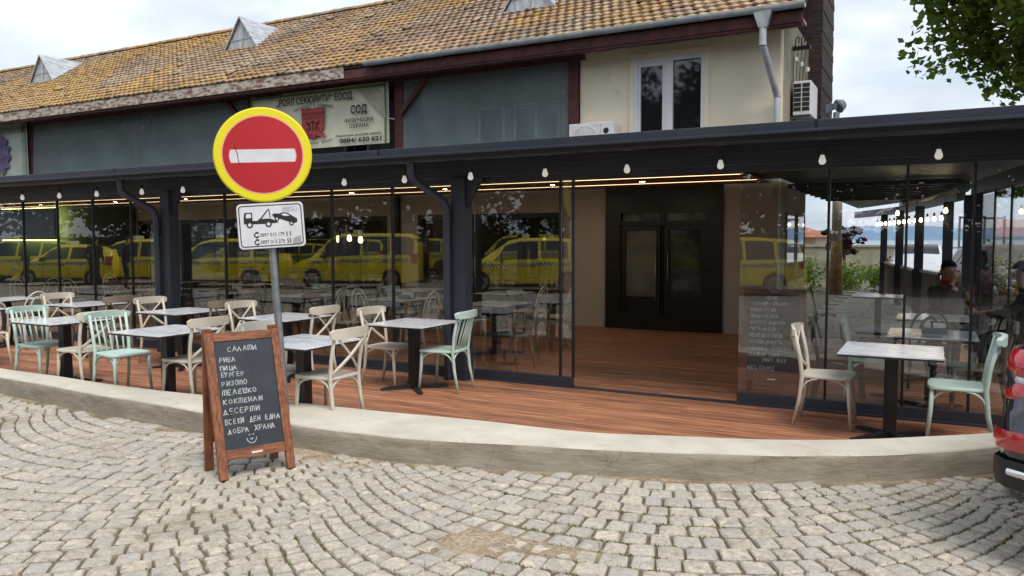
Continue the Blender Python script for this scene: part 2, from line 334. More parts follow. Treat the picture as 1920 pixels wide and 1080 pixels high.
# ---- ground sheet (joints, dirt, far land)
def ground_z(x, y):
    if y > 30: return -.019-min(1, (y-30)/120)*10.5
    return -.019
g = MB(); xs = [-900, -300, -120, -60, -45, -30, -20, -14]+[-12+i*.16 for i in range(101)]+[5, 7, 10, 14, 20, 40, 90, 300, 900]
ys = [-400, -150, -60, -30, -16, -9, -4, -2, 0, 1]+[1.6+i*.16 for i in range(38)]+[8.4, 12, 16, 20, 26, 30, 45, 60, 80, 100, 125, 150]
def patch(x, y):
    a = math.hypot((x+2.05)/.62, (y-3.72)/.36); b = math.hypot((x+4.05)/.45, (y-4.55)/.13); c = math.hypot((x+1.6)/.9, (y-2.75)/.25)
    n_ = .22*math.sin(7*x+3*y)+.18*math.sin(13*y-5*x)
    return max(0, 1-a+n_)*1.0, max(0, 1-b+n_), max(0, .8-c+n_)
vs = []
for y in ys:
    for x in xs:
        z = ground_z(x, y)
        if -12 <= x <= 4 and 1.6 <= y <= 7.6:
            p_ = patch(x, y); z += min(.013, .03*p_[0])+min(.024, .05*p_[1])+min(.010, .02*p_[2])+max(0, .014-.10*max(0, kf(x)-y-.02))+.004*math.sin(11*x+2*y)*math.sin(9*y)
        vs.append((x, y, z))
nx = len(xs)
g.add(vs, [(j*nx+i, j*nx+i+1, (j+1)*nx+i+1, (j+1)*nx+i) for j in range(len(ys)-1) for i in range(nx-1)])
mg = mat('joint dirt and moss', s2l(122, 105, 84), .95, col2=s2l(88, 76, 58), scale=14, bump=.6, bscale=60)
def add_moss(m, col, scale, lo, hi):
    n = m.node_tree.nodes; l = m.node_tree.links.new; b = n['Principled BSDF']; src = b.inputs['Base Color'].links[0].from_socket
    t = n.new('ShaderNodeTexCoord'); z = n.new('ShaderNodeTexNoise'); z.inputs['Scale'].default_value = scale; z.inputs['Detail'].default_value = 8; z.inputs['Roughness'].default_value = .7
    l(t.outputs['Object'], z.inputs['Vector']); r = n.new('ShaderNodeMapRange'); r.inputs['From Min'].default_value = lo; r.inputs['From Max'].default_value = hi
    l(z.outputs['Fac'], r.inputs['Value']); k = n.new('ShaderNodeMixRGB'); k.inputs['Color2'].default_value = col
    l(r.outputs['Result'], k.inputs['Fac']); l(src, k.inputs['Color1']); l(k.outputs['Color'], b.inputs['Base Color'])
add_moss(mg, s2l(96, 100, 48), 1.9, .54, .68)
def dry_dirt(m):
    n = m.node_tree.nodes; l = m.node_tree.links.new; b = n['Principled BSDF']; src = b.inputs['Base Color'].links[0].from_socket
    t = n.new('ShaderNodeTexCoord'); s = n.new('ShaderNodeSeparateXYZ'); l(t.outputs['Object'], s.inputs[0]); r = n.new('ShaderNodeMapRange'); r.inputs['From Min'].default_value = -.014; r.inputs['From Max'].default_value = -.004
    l(s.outputs['Z'], r.inputs['Value']); k = n.new('ShaderNodeMixRGB'); z = n.new('ShaderNodeTexNoise'); z.inputs['Scale'].default_value = 40; z.inputs['Detail'].default_value = 6; l(t.outputs['Object'], z.inputs['Vector'])
    c = n.new('ShaderNodeValToRGB'); c.color_ramp.elements[0].position = .35; c.color_ramp.elements[1].position = .65; c.color_ramp.elements[0].color = s2l(136, 118, 96); c.color_ramp.elements[1].color = s2l(178, 162, 136)
    l(z.outputs['Fac'], c.inputs['Fac']); l(c.outputs['Color'], k.inputs['Color2']); l(r.outputs['Result'], k.inputs['Fac']); l(src, k.inputs['Color1']); l(k.outputs['Color'], b.inputs['Base Color'])
dry_dirt(mg)
gm = g.build('ground', mg, recalc=False); tag(gm, kind='structure')
# ---- fan-laid setts
EA = R(16); e_ = Vector((math.cos(EA), math.sin(EA))); d_ = Vector((math.sin(EA), -math.cos(EA)))
CW = 4.05; TM = R(57); RR_ = CW/2/math.sin(TM); PIT = .165
cus = Vector((-3.6, 4.65)); u00 = cus.dot(e_)
stones = MB(); far_st = MB()
for col in range(-16, 5):
    uc = u00+(col+.5)*CW
    for j in range(-90, 200):
        v0 = j*PIT+.5*PIT*(col % 2)
        th = -TM+rnd.uniform(0, .03)
        while th < TM-.02:
            ln = rnd.uniform(.115, .175)*(.38+.62*math.cos(th))
            t2 = min(th+ln/RR_, TM)
            if TM-t2 < .03: t2 = TM
            tm = (th+t2)/2
            cpos = e_*uc+d_*(v0-RR_)+(e_*math.sin(tm)+d_*math.cos(tm))*(RR_+.5*PIT*math.cos(tm))
            x, y = cpos
            ok = -46 < x < 7 and -10 < y < 12 and (y < kf(x)-.045 if x < 1.6 else y < 11.5)
            if ok:
                near = -11.5 < x < 3.2 and 1.7 < y < 8
                q = []
                for (tt, vv) in ((th, 0), (t2, 0), (t2, 1), (th, 1)):
                    nrm_ = e_*math.sin(tt)+d_*math.cos(tt); q.append(e_*uc+d_*(v0-RR_)+nrm_*(RR_+vv*PIT*math.cos(tt)))
                cc = (q[0]+q[1]+q[2]+q[3])/4
                pz = patch(x, y)
                dz = rnd.uniform(-.004, .004)-.011*min(1, 1.6*max(pz))
                if near:
                    # inset for the joint and jitter
                    qq = [cc+(p-cc)*(1-.0100/max(.03, (p-cc).length))+Vector((rnd.uniform(-.006, .006), rnd.uniform(-.006, .006))) for p in q]
                    ring = []
                    for i in range(4):
                        a, b, c = qq[i-1], qq[i], qq[(i+1) % 4]
                        k1, k2 = rnd.uniform(.05, .14), rnd.uniform(.05, .14)
                        ring += [b+(a-b)*k1, b*.86+(a+c)*.07+Vector((rnd.uniform(-.004, .004), rnd.uniform(-.004, .004))), b+(c-b)*k2]
                    n_ = len(ring); tx, ty = rnd.uniform(-.03, .03), rnd.uniform(-.03, .03)
                    zz = lambda p, h: h+dz+(p.x-cc.x)*tx+(p.y-cc.y)*ty
                    V = [(p.x, p.y, -.05) for p in ring]
                    r1 = [cc+(p-cc)*.97 for p in ring]; V += [(p.x, p.y, zz(p, -.008)) for p in r1]
                    r2 = [cc+(p-cc)*.86 for p in ring]; V += [(p.x, p.y, zz(p, .000)+rnd.uniform(-.0025, .0025)) for p in r2]
                    r3 = [cc+(p-cc)*.45 for p in ring]; V += [(p.x, p.y, zz(p, .002)+rnd.uniform(-.004, .004)) for p in r3]
                    V.append((cc.x, cc.y, .002+dz))
                    F = []
                    for k in range(3): F += [(k*n_+i, k*n_+(i+1) % n_, (k+1)*n_+(i+1) % n_, (k+1)*n_+i) for i in range(n_)]
                    F += [(3*n_+i, 3*n_+(i+1) % n_, 4*n_) for i in range(n_)]
                    stones.add(V, F)
                elif y > -9:
                    qq = [cc+(p-cc)*.93 for p in q]; q2 = [cc+(p-cc)*.80 for p in q]
                    far_st.add([(p.x, p.y, -.04) for p in qq]+[(p.x, p.y, dz) for p in q2], [(4, 5, 6, 7)]+[(i, (i+1) % 4, 4+(i+1) % 4, 4+i) for i in range(4)])
            th = t2
ms = mat('granite setts', s2l(198, 186, 167), .8, col2=s2l(152, 142, 127), scale=26, bump=.8, bscale=48, island=.17, ramp=(.36, .68))
def tint_islands(m, c1, amt):
    n = m.node_tree.nodes; l = m.node_tree.links.new; b = n['Principled BSDF']; src = b.inputs['Base Color'].links[0].from_socket
    g_ = n.new('ShaderNodeNewGeometry'); mu = n.new('ShaderNodeMath'); mu.operation = 'MULTIPLY'; mu.inputs[1].default_value = 37.7
    fr = n.new('ShaderNodeMath'); fr.operation = 'FRACT'; l(g_.outputs['Random Per Island'], mu.inputs[0]); l(mu.outputs[0], fr.inputs[0])
    m2 = n.new('ShaderNodeMath'); m2.operation = 'MULTIPLY'; m2.inputs[1].default_value = amt; l(fr.outputs[0], m2.inputs[0])
    k = n.new('ShaderNodeMixRGB'); k.inputs['Color2'].default_value = c1; l(m2.outputs[0], k.inputs['Fac']); l(src, k.inputs['Color1']); l(k.outputs['Color'], b.inputs['Base Color'])
tint_islands(ms, s2l(163, 160, 153), .7)
add_moss(ms, s2l(128, 112, 84), 1.1, .56, .74)
o = stones.build('cobbled_street', ms, recalc=False); tag(o, kind='structure'); autosmooth(o, 35)
o = far_st.build('cobbled_street', ms, recalc=False); tag(o, kind='structure')
# loose grit and moss tufts in the joints
gr = MB()
for i in range(5200):
    x, y = rnd.uniform(-9, 1.2), rnd.uniform(2.1, 6.2)
    if x < 1.5 and y > kf(x)-.02: continue
    pk = max(patch(x, y)); edge = kf(x)-y < .22
    if not edge and rnd.random() > pk*3+.02: continue
    s_ = rnd.uniform(.003, .011)*(1.9 if (-4.4 < x < -3.0 and edge) else 1); z = -.008+.02*min(1, pk*2)
    t = rnd.uniform(0, 6.3)
    pts = [(x+s_*math.cos(t+k*2.1)*rnd.uniform(.6, 1.3), y+s_*math.sin(t+k*2.1), z) for k in range(3)]+[(x, y, z+s_*.9)]
    gr.add(pts, [(0, 1, 3), (1, 2, 3), (2, 0, 3)])
o = gr.build('gravel', mat('loose grit', s2l(150, 128, 98), .95, island=.35), recalc=False); tag(o, 'scattered grit and dry leaf litter along the wall foot', 'gravel', kind='stuff')
gs = MB()
for i in range(9000):
    x, y = rnd.uniform(-7, 2.4), rnd.uniform(2.0, 6.4)
    if x < 1.5 and y > kf(x)-.03: continue
    nn = math.sin(2.1*x+1.7)*math.sin(2.6*y+.4)+.5*math.sin(5.3*x-2.2*y)
    if nn < (.05 if x > -2.6 else .8): continue
    # only in joints: snap between courses by local v coordinate
    p = Vector((x, y)); u = p.dot(e_)-u00; cf = math.floor(u/CW); ul = u-(cf+.5)*CW
    v = p.dot(d_)-(math.sqrt(max(.01, RR_*RR_-ul*ul))-RR_); fr_ = ((v-.5*PIT*(cf % 2))/PIT) % 1
    p = p-d_*((fr_ if fr_ < .5 else fr_-1)*PIT)
    for b in range(3):
        a = rnd.uniform(0, 6.3); h = rnd.uniform(.006, .02); w_ = rnd.uniform(.003, .006); x, y = p.x+rnd.uniform(-.012, .012), p.y+rnd.uniform(-.012, .012)
        gs.add([(x-w_*math.cos(a), y-w_*math.sin(a), -.010), (x+w_*math.cos(a), y+w_*math.sin(a), -.010), (x+.01*math.sin(a), y+.01*math.cos(a), -.002+h*.5)], [(0, 1, 2)])
o = gs.build('moss', mat('joint moss', s2l(110, 118, 48), .9, island=.3), recalc=False); tag(o, 'thin moss and grass growing in the sett joints', 'moss', kind='stuff')
# ---- low wall along the terrace
def resample(xs_, ys_, n):
    P_ = [Vector((a, b)) for a, b in zip(xs_, ys_)]; ls = [0]
    for a, b in zip(P_[:-1], P_[1:]): ls.append(ls[-1]+(b-a).length)
    o_ = []
    for i in range(n):
        t = ls[-1]*i/(n-1); o_.append(Vector((interp(ls, [p.x for p in P_], t), interp(ls, [p.y for p in P_], t))))
    for _ in range(3): o_ = [o_[0]]+[(o_[i-1]+o_[i]*2+o_[i+1])/4 for i in range(1, n-1)]+[o_[-1]]
    return o_
NK = 260
Fk = resample(KFX+[1.55, 1.35, 1.1], KFY+[9.2, 10.5, 12.2], NK); Bk = resample(KBX+[1.08, .95, .72], KBY+[9.2, 10.5, 12.2], NK)
kw = MB(); vs = []
for i in range(NK):
    f, b = Fk[i], Bk[i]; w1 = .004*math.sin(i*.9)+.005*math.sin(i*.37); w2 = .004*math.sin(i*1.3+2)
    dr = (b-f).normalized()
    zt = .19+.003*math.sin(i*.5)
    for p, z in ((f-dr*.004, -.05), (f+dr*(.004+w1), .06), (f+dr*(w1), .13), (f+dr*(.004+w2), zt-.012), (f+dr*(.016+w2), zt), ((f+b)/2, zt+.003+w1*.4), (b-dr*.012, zt), (b, zt-.012), (b, -.04)):
        vs.append((p.x, p.y, z))
K9 = 9
kw.add(vs, [(i*K9+j, i*K9+j+1, (i+1)*K9+j+1, (i+1)*K9+j) for i in range(NK-1) for j in range(K9-1)])
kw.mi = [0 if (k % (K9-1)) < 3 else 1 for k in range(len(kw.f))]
def add_cracks(m, sc_, w_, col):
    n = m.node_tree.nodes; l = m.node_tree.links.new; b = n['Principled BSDF']; src = b.inputs['Base Color'].links[0].from_socket
    t = n.new('ShaderNodeTexCoord'); z = n.new('ShaderNodeTexNoise'); z.inputs['Scale'].default_value = 5; z.inputs['Detail'].default_value = 5; l(t.outputs['Object'], z.inputs['Vector'])
    a = n.new('ShaderNodeVectorMath'); a.operation = 'MULTIPLY_ADD'; a.inputs[1].default_value = (.22, .22, .22); l(z.outputs['Color'], a.inputs[0]); l(t.outputs['Object'], a.inputs[2])
    v = n.new('ShaderNodeTexVoronoi'); v.feature = 'DISTANCE_TO_EDGE'; v.inputs['Scale'].default_value = sc_; l(a.outputs[0], v.inputs['Vector'])
    r = n.new('ShaderNodeMapRange'); r.inputs['From Min'].default_value = 0; r.inputs['From Max'].default_value = w_; r.inputs['To Min'].default_value = .42; r.inputs['To Max'].default_value = 0; l(v.outputs['Distance'], r.inputs['Value'])
    z2 = n.new('ShaderNodeTexNoise'); z2.inputs['Scale'].default_value = 1.1; l(t.outputs['Object'], z2.inputs['Vector']); q = n.new('ShaderNodeMapRange'); q.inputs['From Min'].default_value = .47; q.inputs['From Max'].default_value = .55; l(z2.outputs['Fac'], q.inputs['Value'])
    mu = n.new('ShaderNodeMath'); mu.operation = 'MULTIPLY'; l(r.outputs['Result'], mu.inputs[0]); l(q.outputs['Result'], mu.inputs[1])
    k = n.new('ShaderNodeMixRGB'); k.inputs['Color2'].default_value = col; l(mu.outputs[0], k.inputs['Fac']); l(src, k.inputs['Color1']); l(k.outputs['Color'], b.inputs['Base Color'])
add_cracks(M['rough_render'], 1.3, .010, s2l(74, 66, 56)); add_cracks(M['concrete'], .8, .005, s2l(120, 110, 96)); add_moss(M['concrete'], s2l(172, 160, 140), 3.2, .56, .74)
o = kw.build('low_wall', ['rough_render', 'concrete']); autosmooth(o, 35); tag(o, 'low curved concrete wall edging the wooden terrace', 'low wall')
# ---- timber deck (terrace and inside)
dk = MB(); y = 4.7; BW = .118
RX = [6.9, 7.6, 8.3, 9.2, 10.5, 12.2, 14.5]; RXX = [.5, .95, 1.2, 1.2, 1.1, .85, .5]
while y < 14.0:
    x = -27-rnd.uniform(0, 2)
    while x < 1.3:
        ln = rnd.uniform(1.6, 3.2); xa, xb = x, x+ln; x = xb+.002
        ok = lambda q: y > interp(KFX, KFY, q)+.2 and (q < interp(RX, RXX, y) if y > 6.9 else True)
        if y < 8.4 or xb > .2:
            k = [xa+(xb-xa)*t/12 for t in range(13)]; g_ = [q for q in k if ok(q)]
            if len(g_) < 2: continue
            xa, xb = g_[0], g_[-1]
        z = .012+rnd.uniform(-.0015, .0015)
        dk.add([(xa, y, z-.02), (xb, y, z-.02), (xb, y+BW-.005, z-.02), (xa, y+BW-.005, z-.02), (xa, y, z-.003), (xb, y, z-.003), (xb, y+BW-.005, z-.003), (xa, y+BW-.005, z-.003), (xa, y+.004, z), (xb, y+.004, z), (xb, y+BW-.009, z), (xa, y+BW-.009, z)],
               [(0, 1, 5, 4), (2, 3, 7, 6), (1, 2, 6, 5), (3, 0, 4, 7), (4, 5, 9, 8), (6, 7, 11, 10), (8, 9, 10, 11), (5, 6, 10, 9), (7, 4, 8, 11)])
    y += BW
md = mat('oiled decking boards', s2l(188, 130, 96), .45, col2=s2l(112, 70, 50), scale=3.2, stretch=(.5, 9, 1), island=.26, bump=.12, bscale=9, ramp=(.34, .66))
o = dk.build('deck', md, recalc=False); tag(o, kind='structure')
sub = MB(); sub.add([(-29, 5.6, -.012), (-5, 5.3, -.012), (.2, 6.9, -.012), (1.05, 9, -.012), (.5, 14.5, -.012), (-29, 14.5, -.012)], [(0, 1, 2, 3, 4, 5)])
o = sub.build('floor', 'dark_void', recalc=False); tag(o, kind='structure')
pv = MB()
for j in range(30):
    for i in range(9):
        xx, yy = -2.4+i*.75+(j % 2)*.3, 14.2+j*.62
        if xx > .9-.1*(yy-12)+rnd.uniform(0, .1): continue
        w_, d2 = .73, .6
        pv.box(xx, xx+w_, yy, yy+d2, -.02, rnd.uniform(.0, .006))
o = pv.build('paved_path', mat('grey paving slabs', s2l(150, 146, 136), .8, col2=s2l(120, 116, 106), scale=3, island=.2), recalc=False); tag(o, kind='structure')
# ---- water, spit and hills
sea = MB(); sea.add([(-9000, 140, -10.2), (9000, 140, -10.2), (9000, 9500, -10.2), (-9000, 9500, -10.2)], [(0, 1, 2, 3)])
o = sea.build('water', mat('sea water', s2l(120, 150, 170), .12), recalc=False); tag(o, kind='structure')
def ridge(name, y0, h, col, sd, x0=-4000, x1=6000, n=160, z0=0):
    r_ = random.Random(sd); ph = [r_.uniform(0, 6) for _ in range(5)]; v = []
    for i in range(n):
        x = x0+(x1-x0)*i/(n-1); hh = h*(.62+.22*math.sin(x*.0011+ph[0])+.12*math.sin(x*.0037+ph[1])+.05*math.sin(x*.011+ph[2]))
        v += [(x, y0, -12), (x, y0+h*2, z0+hh*.55), (x, y0+h*5, z0+hh), (x, y0+h*12, -12)]
    m_ = MB(); m_.add(v, [(i*4+j, (i+1)*4+j, (i+1)*4+j+1, i*4+j+1) for i in range(n-1) for j in range(3)])
    o_ = m_.build(name, col, smooth=True); tag(o_, kind='structure')
ridge('hills', 7000, 120, mat('hazy far hills', s2l(120, 142, 166), .95, col2=s2l(104, 128, 152), scale=.004), 3)  # distance haze mixed into the pale blue of the hills
ridge('spit', 1050, 5, mat('low scrub spit', s2l(98, 106, 84), .95, col2=s2l(120, 122, 104), scale=.03), 5, -1500, 1500, z0=-10.2)

# ================================================================== MAIN BUILDING
YF = 13.9                                   # facade plane
bld = thing('main_building', 'old two-storey building with lichen-covered tile roof and cream plaster end', 'building', (0, 0, 0))
def win_cut_wall(y0, y1, x0, x1, z0, z1, holes, name, m, parent, axis='y'):
    """wall slab with rectangular openings, cut into boxes"""
    mb = MB(); hs = sorted(holes); cx = x0
    for (a, b, c, d) in hs:
        if a > cx: mb.box(cx, a, y0, y1, z0, z1)
        if c > z0: mb.box(a, b, y0, y1, z0, c)
        if d < z1: mb.box(a, b, y0, y1, d, z1)
        cx = b
    if cx < x1: mb.box(cx, x1, y0, y1, z0, z1)
    return mb.build(name, m, parent)
# upper cream wall with its window, right of the gallery
win_cut_wall(YF, YF+.3, -6.0, -2.36, 2.75, 5.35, [(-4.93, -3.62, 3.30, 4.93)], 'wall', 'plaster', bld)
# side wall (facing +X), weathered
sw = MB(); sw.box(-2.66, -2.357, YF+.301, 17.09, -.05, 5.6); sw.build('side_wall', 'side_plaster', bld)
for yy in (14.7, 15.9):
    f = MB(); f.box(-2.357, -2.33, yy, yy+.9, .9, 2.1); w_ = f.build('window', 'dark_glass', bld)
    f = MB()
    for a, b, c, d in ((yy-.05, yy, .85, 2.15), (yy+.9, yy+.95, .85, 2.15), (yy+.001, yy+.899, .85, .899), (yy+.001, yy+.899, 2.101, 2.15)): f.box(-2.357, -2.32, a, b, c, d)
    f.build('frame', 'side_plaster', w_)
# timber clad bay at the back of the side wall
tb = MB()
for i in range(40):
    z = 2.78+i*.14; tb.box(-2.9, -2.10+.006*math.sin(i*2.3), 17.1, 19, z, z+.138)
tb.build('timber_cladding', 'dark_timber', bld)
# ground floor wall behind the glass terrace
holes = [(-18.9, -10.6, .1, 2.2), (-9.75, -6.35, .1, 2.2), (-5.46, -3.27, 0.0, 2.66)]
win_cut_wall(YF, YF+.3, -27, -2.36, 0, 2.75, holes, 'ground_floor_wall', 'taupe_wall', bld)
for a, b in ((-10.2, -9.8), (-6.3, -5.5), (-3.22, -2.36)): sk = MB(); sk.box(a, b, YF-.018, YF-.002, .014, .10); sk.build('skirting', 'taupe_wall', bld)
# dark shopfront windows
def frame_rects(mb, x0, x1, z0, z1, y0, y1, t, mull=(), rails=()):
    mb.box(x0, x0+t, y0, y1, z0, z1); mb.box(x1-t, x1, y0, y1, z0, z1); mb.box(x0+t, x1-t, y0, y1, z0, z0+t); mb.box(x0+t, x1-t, y0, y1, z1-t, z1)
    for q in mull: mb.box(q-t/2, q+t/2, y0+.003, y1-.003, z0+t, z1-t)
    for q in rails: mb.box(x0+t, x1-t, y0+.006, y1-.006, q-t/2, q+t/2)
for (a, b, mu) in ((-18.9, -10.6, (-17.2, -15.5, -13.8, -12.2, -11.9)), (-9.75, -6.35, (-8.62, -8.3, -7.3))):
    g_ = MB(); g_.box(a+.05, b-.05, YF+.10, YF+.112, .15, 2.15); w_ = g_.build('window', 'glass', bld)
    f = MB(); frame_rects(f, a, b, .1, 2.2, YF-.03, YF+.16, .09, mu); f.build('frame', 'black_metal', w_)
# dim rooms behind the shopfront windows
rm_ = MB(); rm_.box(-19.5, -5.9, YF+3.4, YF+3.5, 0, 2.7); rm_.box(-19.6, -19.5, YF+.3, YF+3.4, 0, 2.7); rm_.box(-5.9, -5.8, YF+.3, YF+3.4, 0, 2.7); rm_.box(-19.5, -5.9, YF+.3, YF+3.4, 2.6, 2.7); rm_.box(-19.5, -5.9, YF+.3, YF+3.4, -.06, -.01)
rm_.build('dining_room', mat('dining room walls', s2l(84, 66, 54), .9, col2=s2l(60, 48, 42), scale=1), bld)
# black double door set
f = MB(); frame_rects(f, -5.46, -3.27, .014, 2.66, YF-.05, YF+.2, .3); f.box(-5.16, -3.57, YF-.045, YF+.15, 2.16, 2.36)
dr = f.build('door', 'black_metal', bld)
tr = MB(); tr.box(-5.14, -3.59, YF+.02, YF+.03, 2.01, 2.16); tr.build('transom_window', mat('frosted transom', s2l(120, 120, 112), .15, col2=s2l(40, 44, 44), scale=3), dr)
t2 = MB(); t2.box(-5.16, -3.57, YF-.04, YF+.1, 1.93, 2.01); t2.box(-4.42, -4.31, YF-.04, YF+.1, 2.011, 2.159); t2.build('transom_bar', 'black_metal', dr)
for (a, b) in ((-5.155, -4.40), (-4.33, -3.575)):
    lf = MB(); frame_rects(lf, a, b, .016, 1.925, YF-.02, YF+.06, .085); lf.box(a+.085, b-.085, YF-.016, YF+.056, .1, .62); leaf = lf.build('door_leaf', 'black_metal', dr)
    pn = MB(); pn.box(a+.085, b-.085, YF+.015, YF+.025, .62, 1.84); pn.build('pane', mat('door glass', (.13, .125, .115) if a < -5 else (.035, .037, .038), .06, spec=.4), leaf)
for hx, hb, ht in ((-4.47, .55, 1.55), (-4.24, .80, 1.45)):
    h = MB(); h.tube([(hx, YF-.09, hb), (hx, YF-.09, ht)], .008, 8); h.tube([(hx, YF-.09, .9), (hx, YF-.02, .9)], .009, 6); h.tube([(hx, YF-.09, 1.38), (hx, YF-.02, 1.38)], .009, 6)
    h.build('handle', 'brass', dr, smooth=True)
st = MB(); st.box(-4.365, -4.345, YF-.03, YF+.05, .016, 1.925); st.build('door_stile', 'black_metal', dr)
q = MB(); q.box(-5.45, -3.28, YF+.21, YF+.29, 0, 2.65); q.build('door_backing', 'dark_void', dr)  # dark backing added behind the doors to block sky through the gaps
# upper window
f = MB(); frame_rects(f, -4.93, -3.62, 3.30, 4.93, YF-.03, YF+.1, .07); f.box(-4.34, -4.20, YF-.024, YF+.09, 3.37, 4.86)
w_ = f.build('window', 'pvc', bld)
sash = MB(); frame_rects(sash, -4.86, -4.34, 3.37, 4.86, YF-.005, YF+.07, .055); sash.build('sash', 'pvc', w_)
gl = MB(); gl.box(-4.805, -4.395, YF+.03, YF+.04, 3.42, 4.80); gl.box(-4.20, -3.69, YF+.03, YF+.04, 3.37, 4.86); gl.build('pane', 'dark_glass', w_)
tr_ = MB()
for a, b, c, d in ((-5.0, -4.93, 3.25, 5.0), (-3.62, -3.55, 3.25, 5.0), (-4.929, -3.621, 4.931, 5.0)): tr_.box(a, b, YF-.05, YF-.001, c, d)
tr_.box(-5.03, -3.52, YF-.08, YF-.0015, 5.001, 5.03)
tr_.build('architrave', 'plaster', w_)
bl = MB(); bl.box(-4.6, -3.8, YF+.25, YF+.3, 4.7, 4.73); bl.build('room_lamp', 'bulb', w_)
# little wall hooks
for (hx, hz_) in ((-5.42, 4.72), (-5.25, 4.43)):
    h = MB(); h.tube([(hx, YF, hz_), (hx, YF-.07, hz_), (hx, YF-.07, hz_-.09)], .012, 6); h.box(hx-.02, hx+.02, YF-.012, YF-.001, hz_-.05, hz_+.05); h.build('wall_hook', 'plaster', bld)
# gallery: posts, rail, inner wall
gp = [-6.12, -10.2, -14.55, -19.0, -23.6, -28, -33]
for gx in gp:
    fy = YF+.02 if gx in (-19.0, -28) else YF-.08
    p = MB(); p.box(gx-.1, gx+.1, fy, YF+.18, 2.75, 5.05); p.build('gallery_post', 'red_timber', bld, bevel=.01)
for gx, s_, by in ((-10.2, 1, YF-.11), (-14.55, -1, YF-.11), (-19, 1, YF+.09), (-19, -1, YF+.09), (-6.12, -1, YF+.09)):
    b = MB(); b.beam((gx+s_*.08, by, 4.35), (gx+s_*.78, by, 5.06), .1, .1); b.build('knee_brace', 'red_timber', bld, bevel=.006)
b = MB(); b.box(-38, -5.9, YF-.09, YF+.2, 5.05, 5.30); b.build('gallery_beam', 'red_timber', bld, bevel=.01)
b = MB(); b.box(-5.899, -2.2, YF-.06, YF-.002, 5.17, 5.30); b.build('eave_board', 'flaky_timber', bld)
iw = win_cut_wall(15.6, 15.8, -38, -6.0, 2.7, 5.6, [(-9.25, -8.55, 3.7, 4.68), (-8.33, -7.2, 3.7, 4.70), (-13.2, -12.4, 3.7, 4.6), (-17.3, -16.4, 3.7, 4.6)], 'gallery_wall', mat('gallery plaster', s2l(150, 160, 150), .9, col2=s2l(120, 130, 122), scale=1.5), bld)
for (a, b_, mu) in ((-9.25, -8.55, ()), (-8.33, -7.2, (-7.77,)), (-13.2, -12.4, ()), (-17.3, -16.4, ())):
    f = MB(); frame_rects(f, a, b_, 3.7, 4.68, 15.56, 15.7, .06, mu); w_ = f.build('window', 'pvc', bld)
    g_ = MB(); g_.box(a+.06, b_-.06, 15.62, 15.63, 3.76, 4.62); g_.build('pane', 'dark_glass', w_)
gf = MB(); gf.box(-38, -6.0, YF+.2, 15.6, 2.76, 2.9); gf.build('gallery_floor', 'dark_timber', bld)
gc = MB(); gc.box(-38, -6.0, YF+.21, 15.6, 5.1, 5.14); gc.build('gallery_ceiling', 'dark_timber', bld)
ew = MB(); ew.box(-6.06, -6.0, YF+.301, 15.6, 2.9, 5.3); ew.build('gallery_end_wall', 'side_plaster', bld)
# ---- roof
YE, ZE, SL, YR = 13.25, 5.40, .60, 18.05
rz = lambda y: ZE+SL*(y-YE)
XL, XR = -38.0, -1.90
deckr = MB(); deckr.add([(XL, YE, ZE-.12), (XR, YE, ZE-.12), (XR, YR, rz(YR)-.12), (XL, YR, rz(YR)-.12), (XL, YR+4.8, ZE-.12), (-4.5, YR+4.8, ZE-.12), (XL, YE, ZE-.05), (XR, YE, ZE-.05), (XR, YR, rz(YR)-.05), (XL, YR, rz(YR)-.05), (XL, YR+4.8, ZE-.05), (-4.5, YR+4.8, ZE-.05)],
          [(0, 1, 2, 3), (3, 2, 5, 4), (7, 6, 9, 8), (8, 9, 10, 11), (0, 6, 7, 1), (1, 7, 8, 2), (2, 8, 11, 5), (5, 11, 10, 4), (4, 10, 9, 3), (3, 9, 6, 0)])
roof = deckr.build('roof', 'dark_timber', bld)
tl = MB(); CL, TW = .265, .19; slen = math.hypot(1, SL); nrow = int((YR-YE)*slen/CL)+1; r2 = random.Random(5)
prof = [(0, .000), (.10, .014), (.26, .022), (.42, .014), (.56, .003), (.78, .000), (.90, .005), (1.02, .008)]
dy, dzs = 1/slen, SL/slen
for i in range(nrow):
    s0 = i*CL
    off = (i % 2)*TW*.5+r2.uniform(-.012, .012); sag = .015*math.sin(i*.7)
    nt_ = int((XR-XL)/TW)
    for j in range(nt_):
        x0 = XL+off+j*TW
        if x0 > XR-.05: continue
        lift = r2.uniform(-.004, .010)+(r2.uniform(.01, .03) if r2.random() < .03 else 0); sk_ = r2.uniform(-.008, .008); tilt = r2.uniform(-.012, .012)
        sg = -.04*math.sin((x0+38)*.16)**2*math.sin(math.pi*min(1, s0/5.6))
        vs = []
        for kk, (sa, hb) in enumerate(((s0-.02, .046), (s0+CL*.55, .024), (s0+CL+.03, .0))):
            for (u, h) in prof:
                X = x0+u*TW+sk_*(1-kk*.5); hh = h+hb+lift+sg+tilt*(u-.5)*.5
                vs.append((X, YE+sa*dy-hh*dzs, ZE-.04+sa*dzs+hh*dy))
        n_ = len(prof)
        fs = [(a*n_+b, a*n_+b+1, (a+1)*n_+b+1, (a+1)*n_+b) for a in range(2) for b in range(n_-1)]
        # front lip
        o_ = len(vs); vs += [(v[0], v[1]+.012, v[2]-.034) for v in vs[:n_]]
        fs += [(o_+b, o_+b+1, b+1, b) for b in range(n_-1)]
        tl.add(vs, fs)
mt = mat('clay roof tiles with lichen', s2l(148, 118, 94), .9, col2=s2l(120, 104, 86), scale=1.3, island=.30, bump=.3, bscale=30)
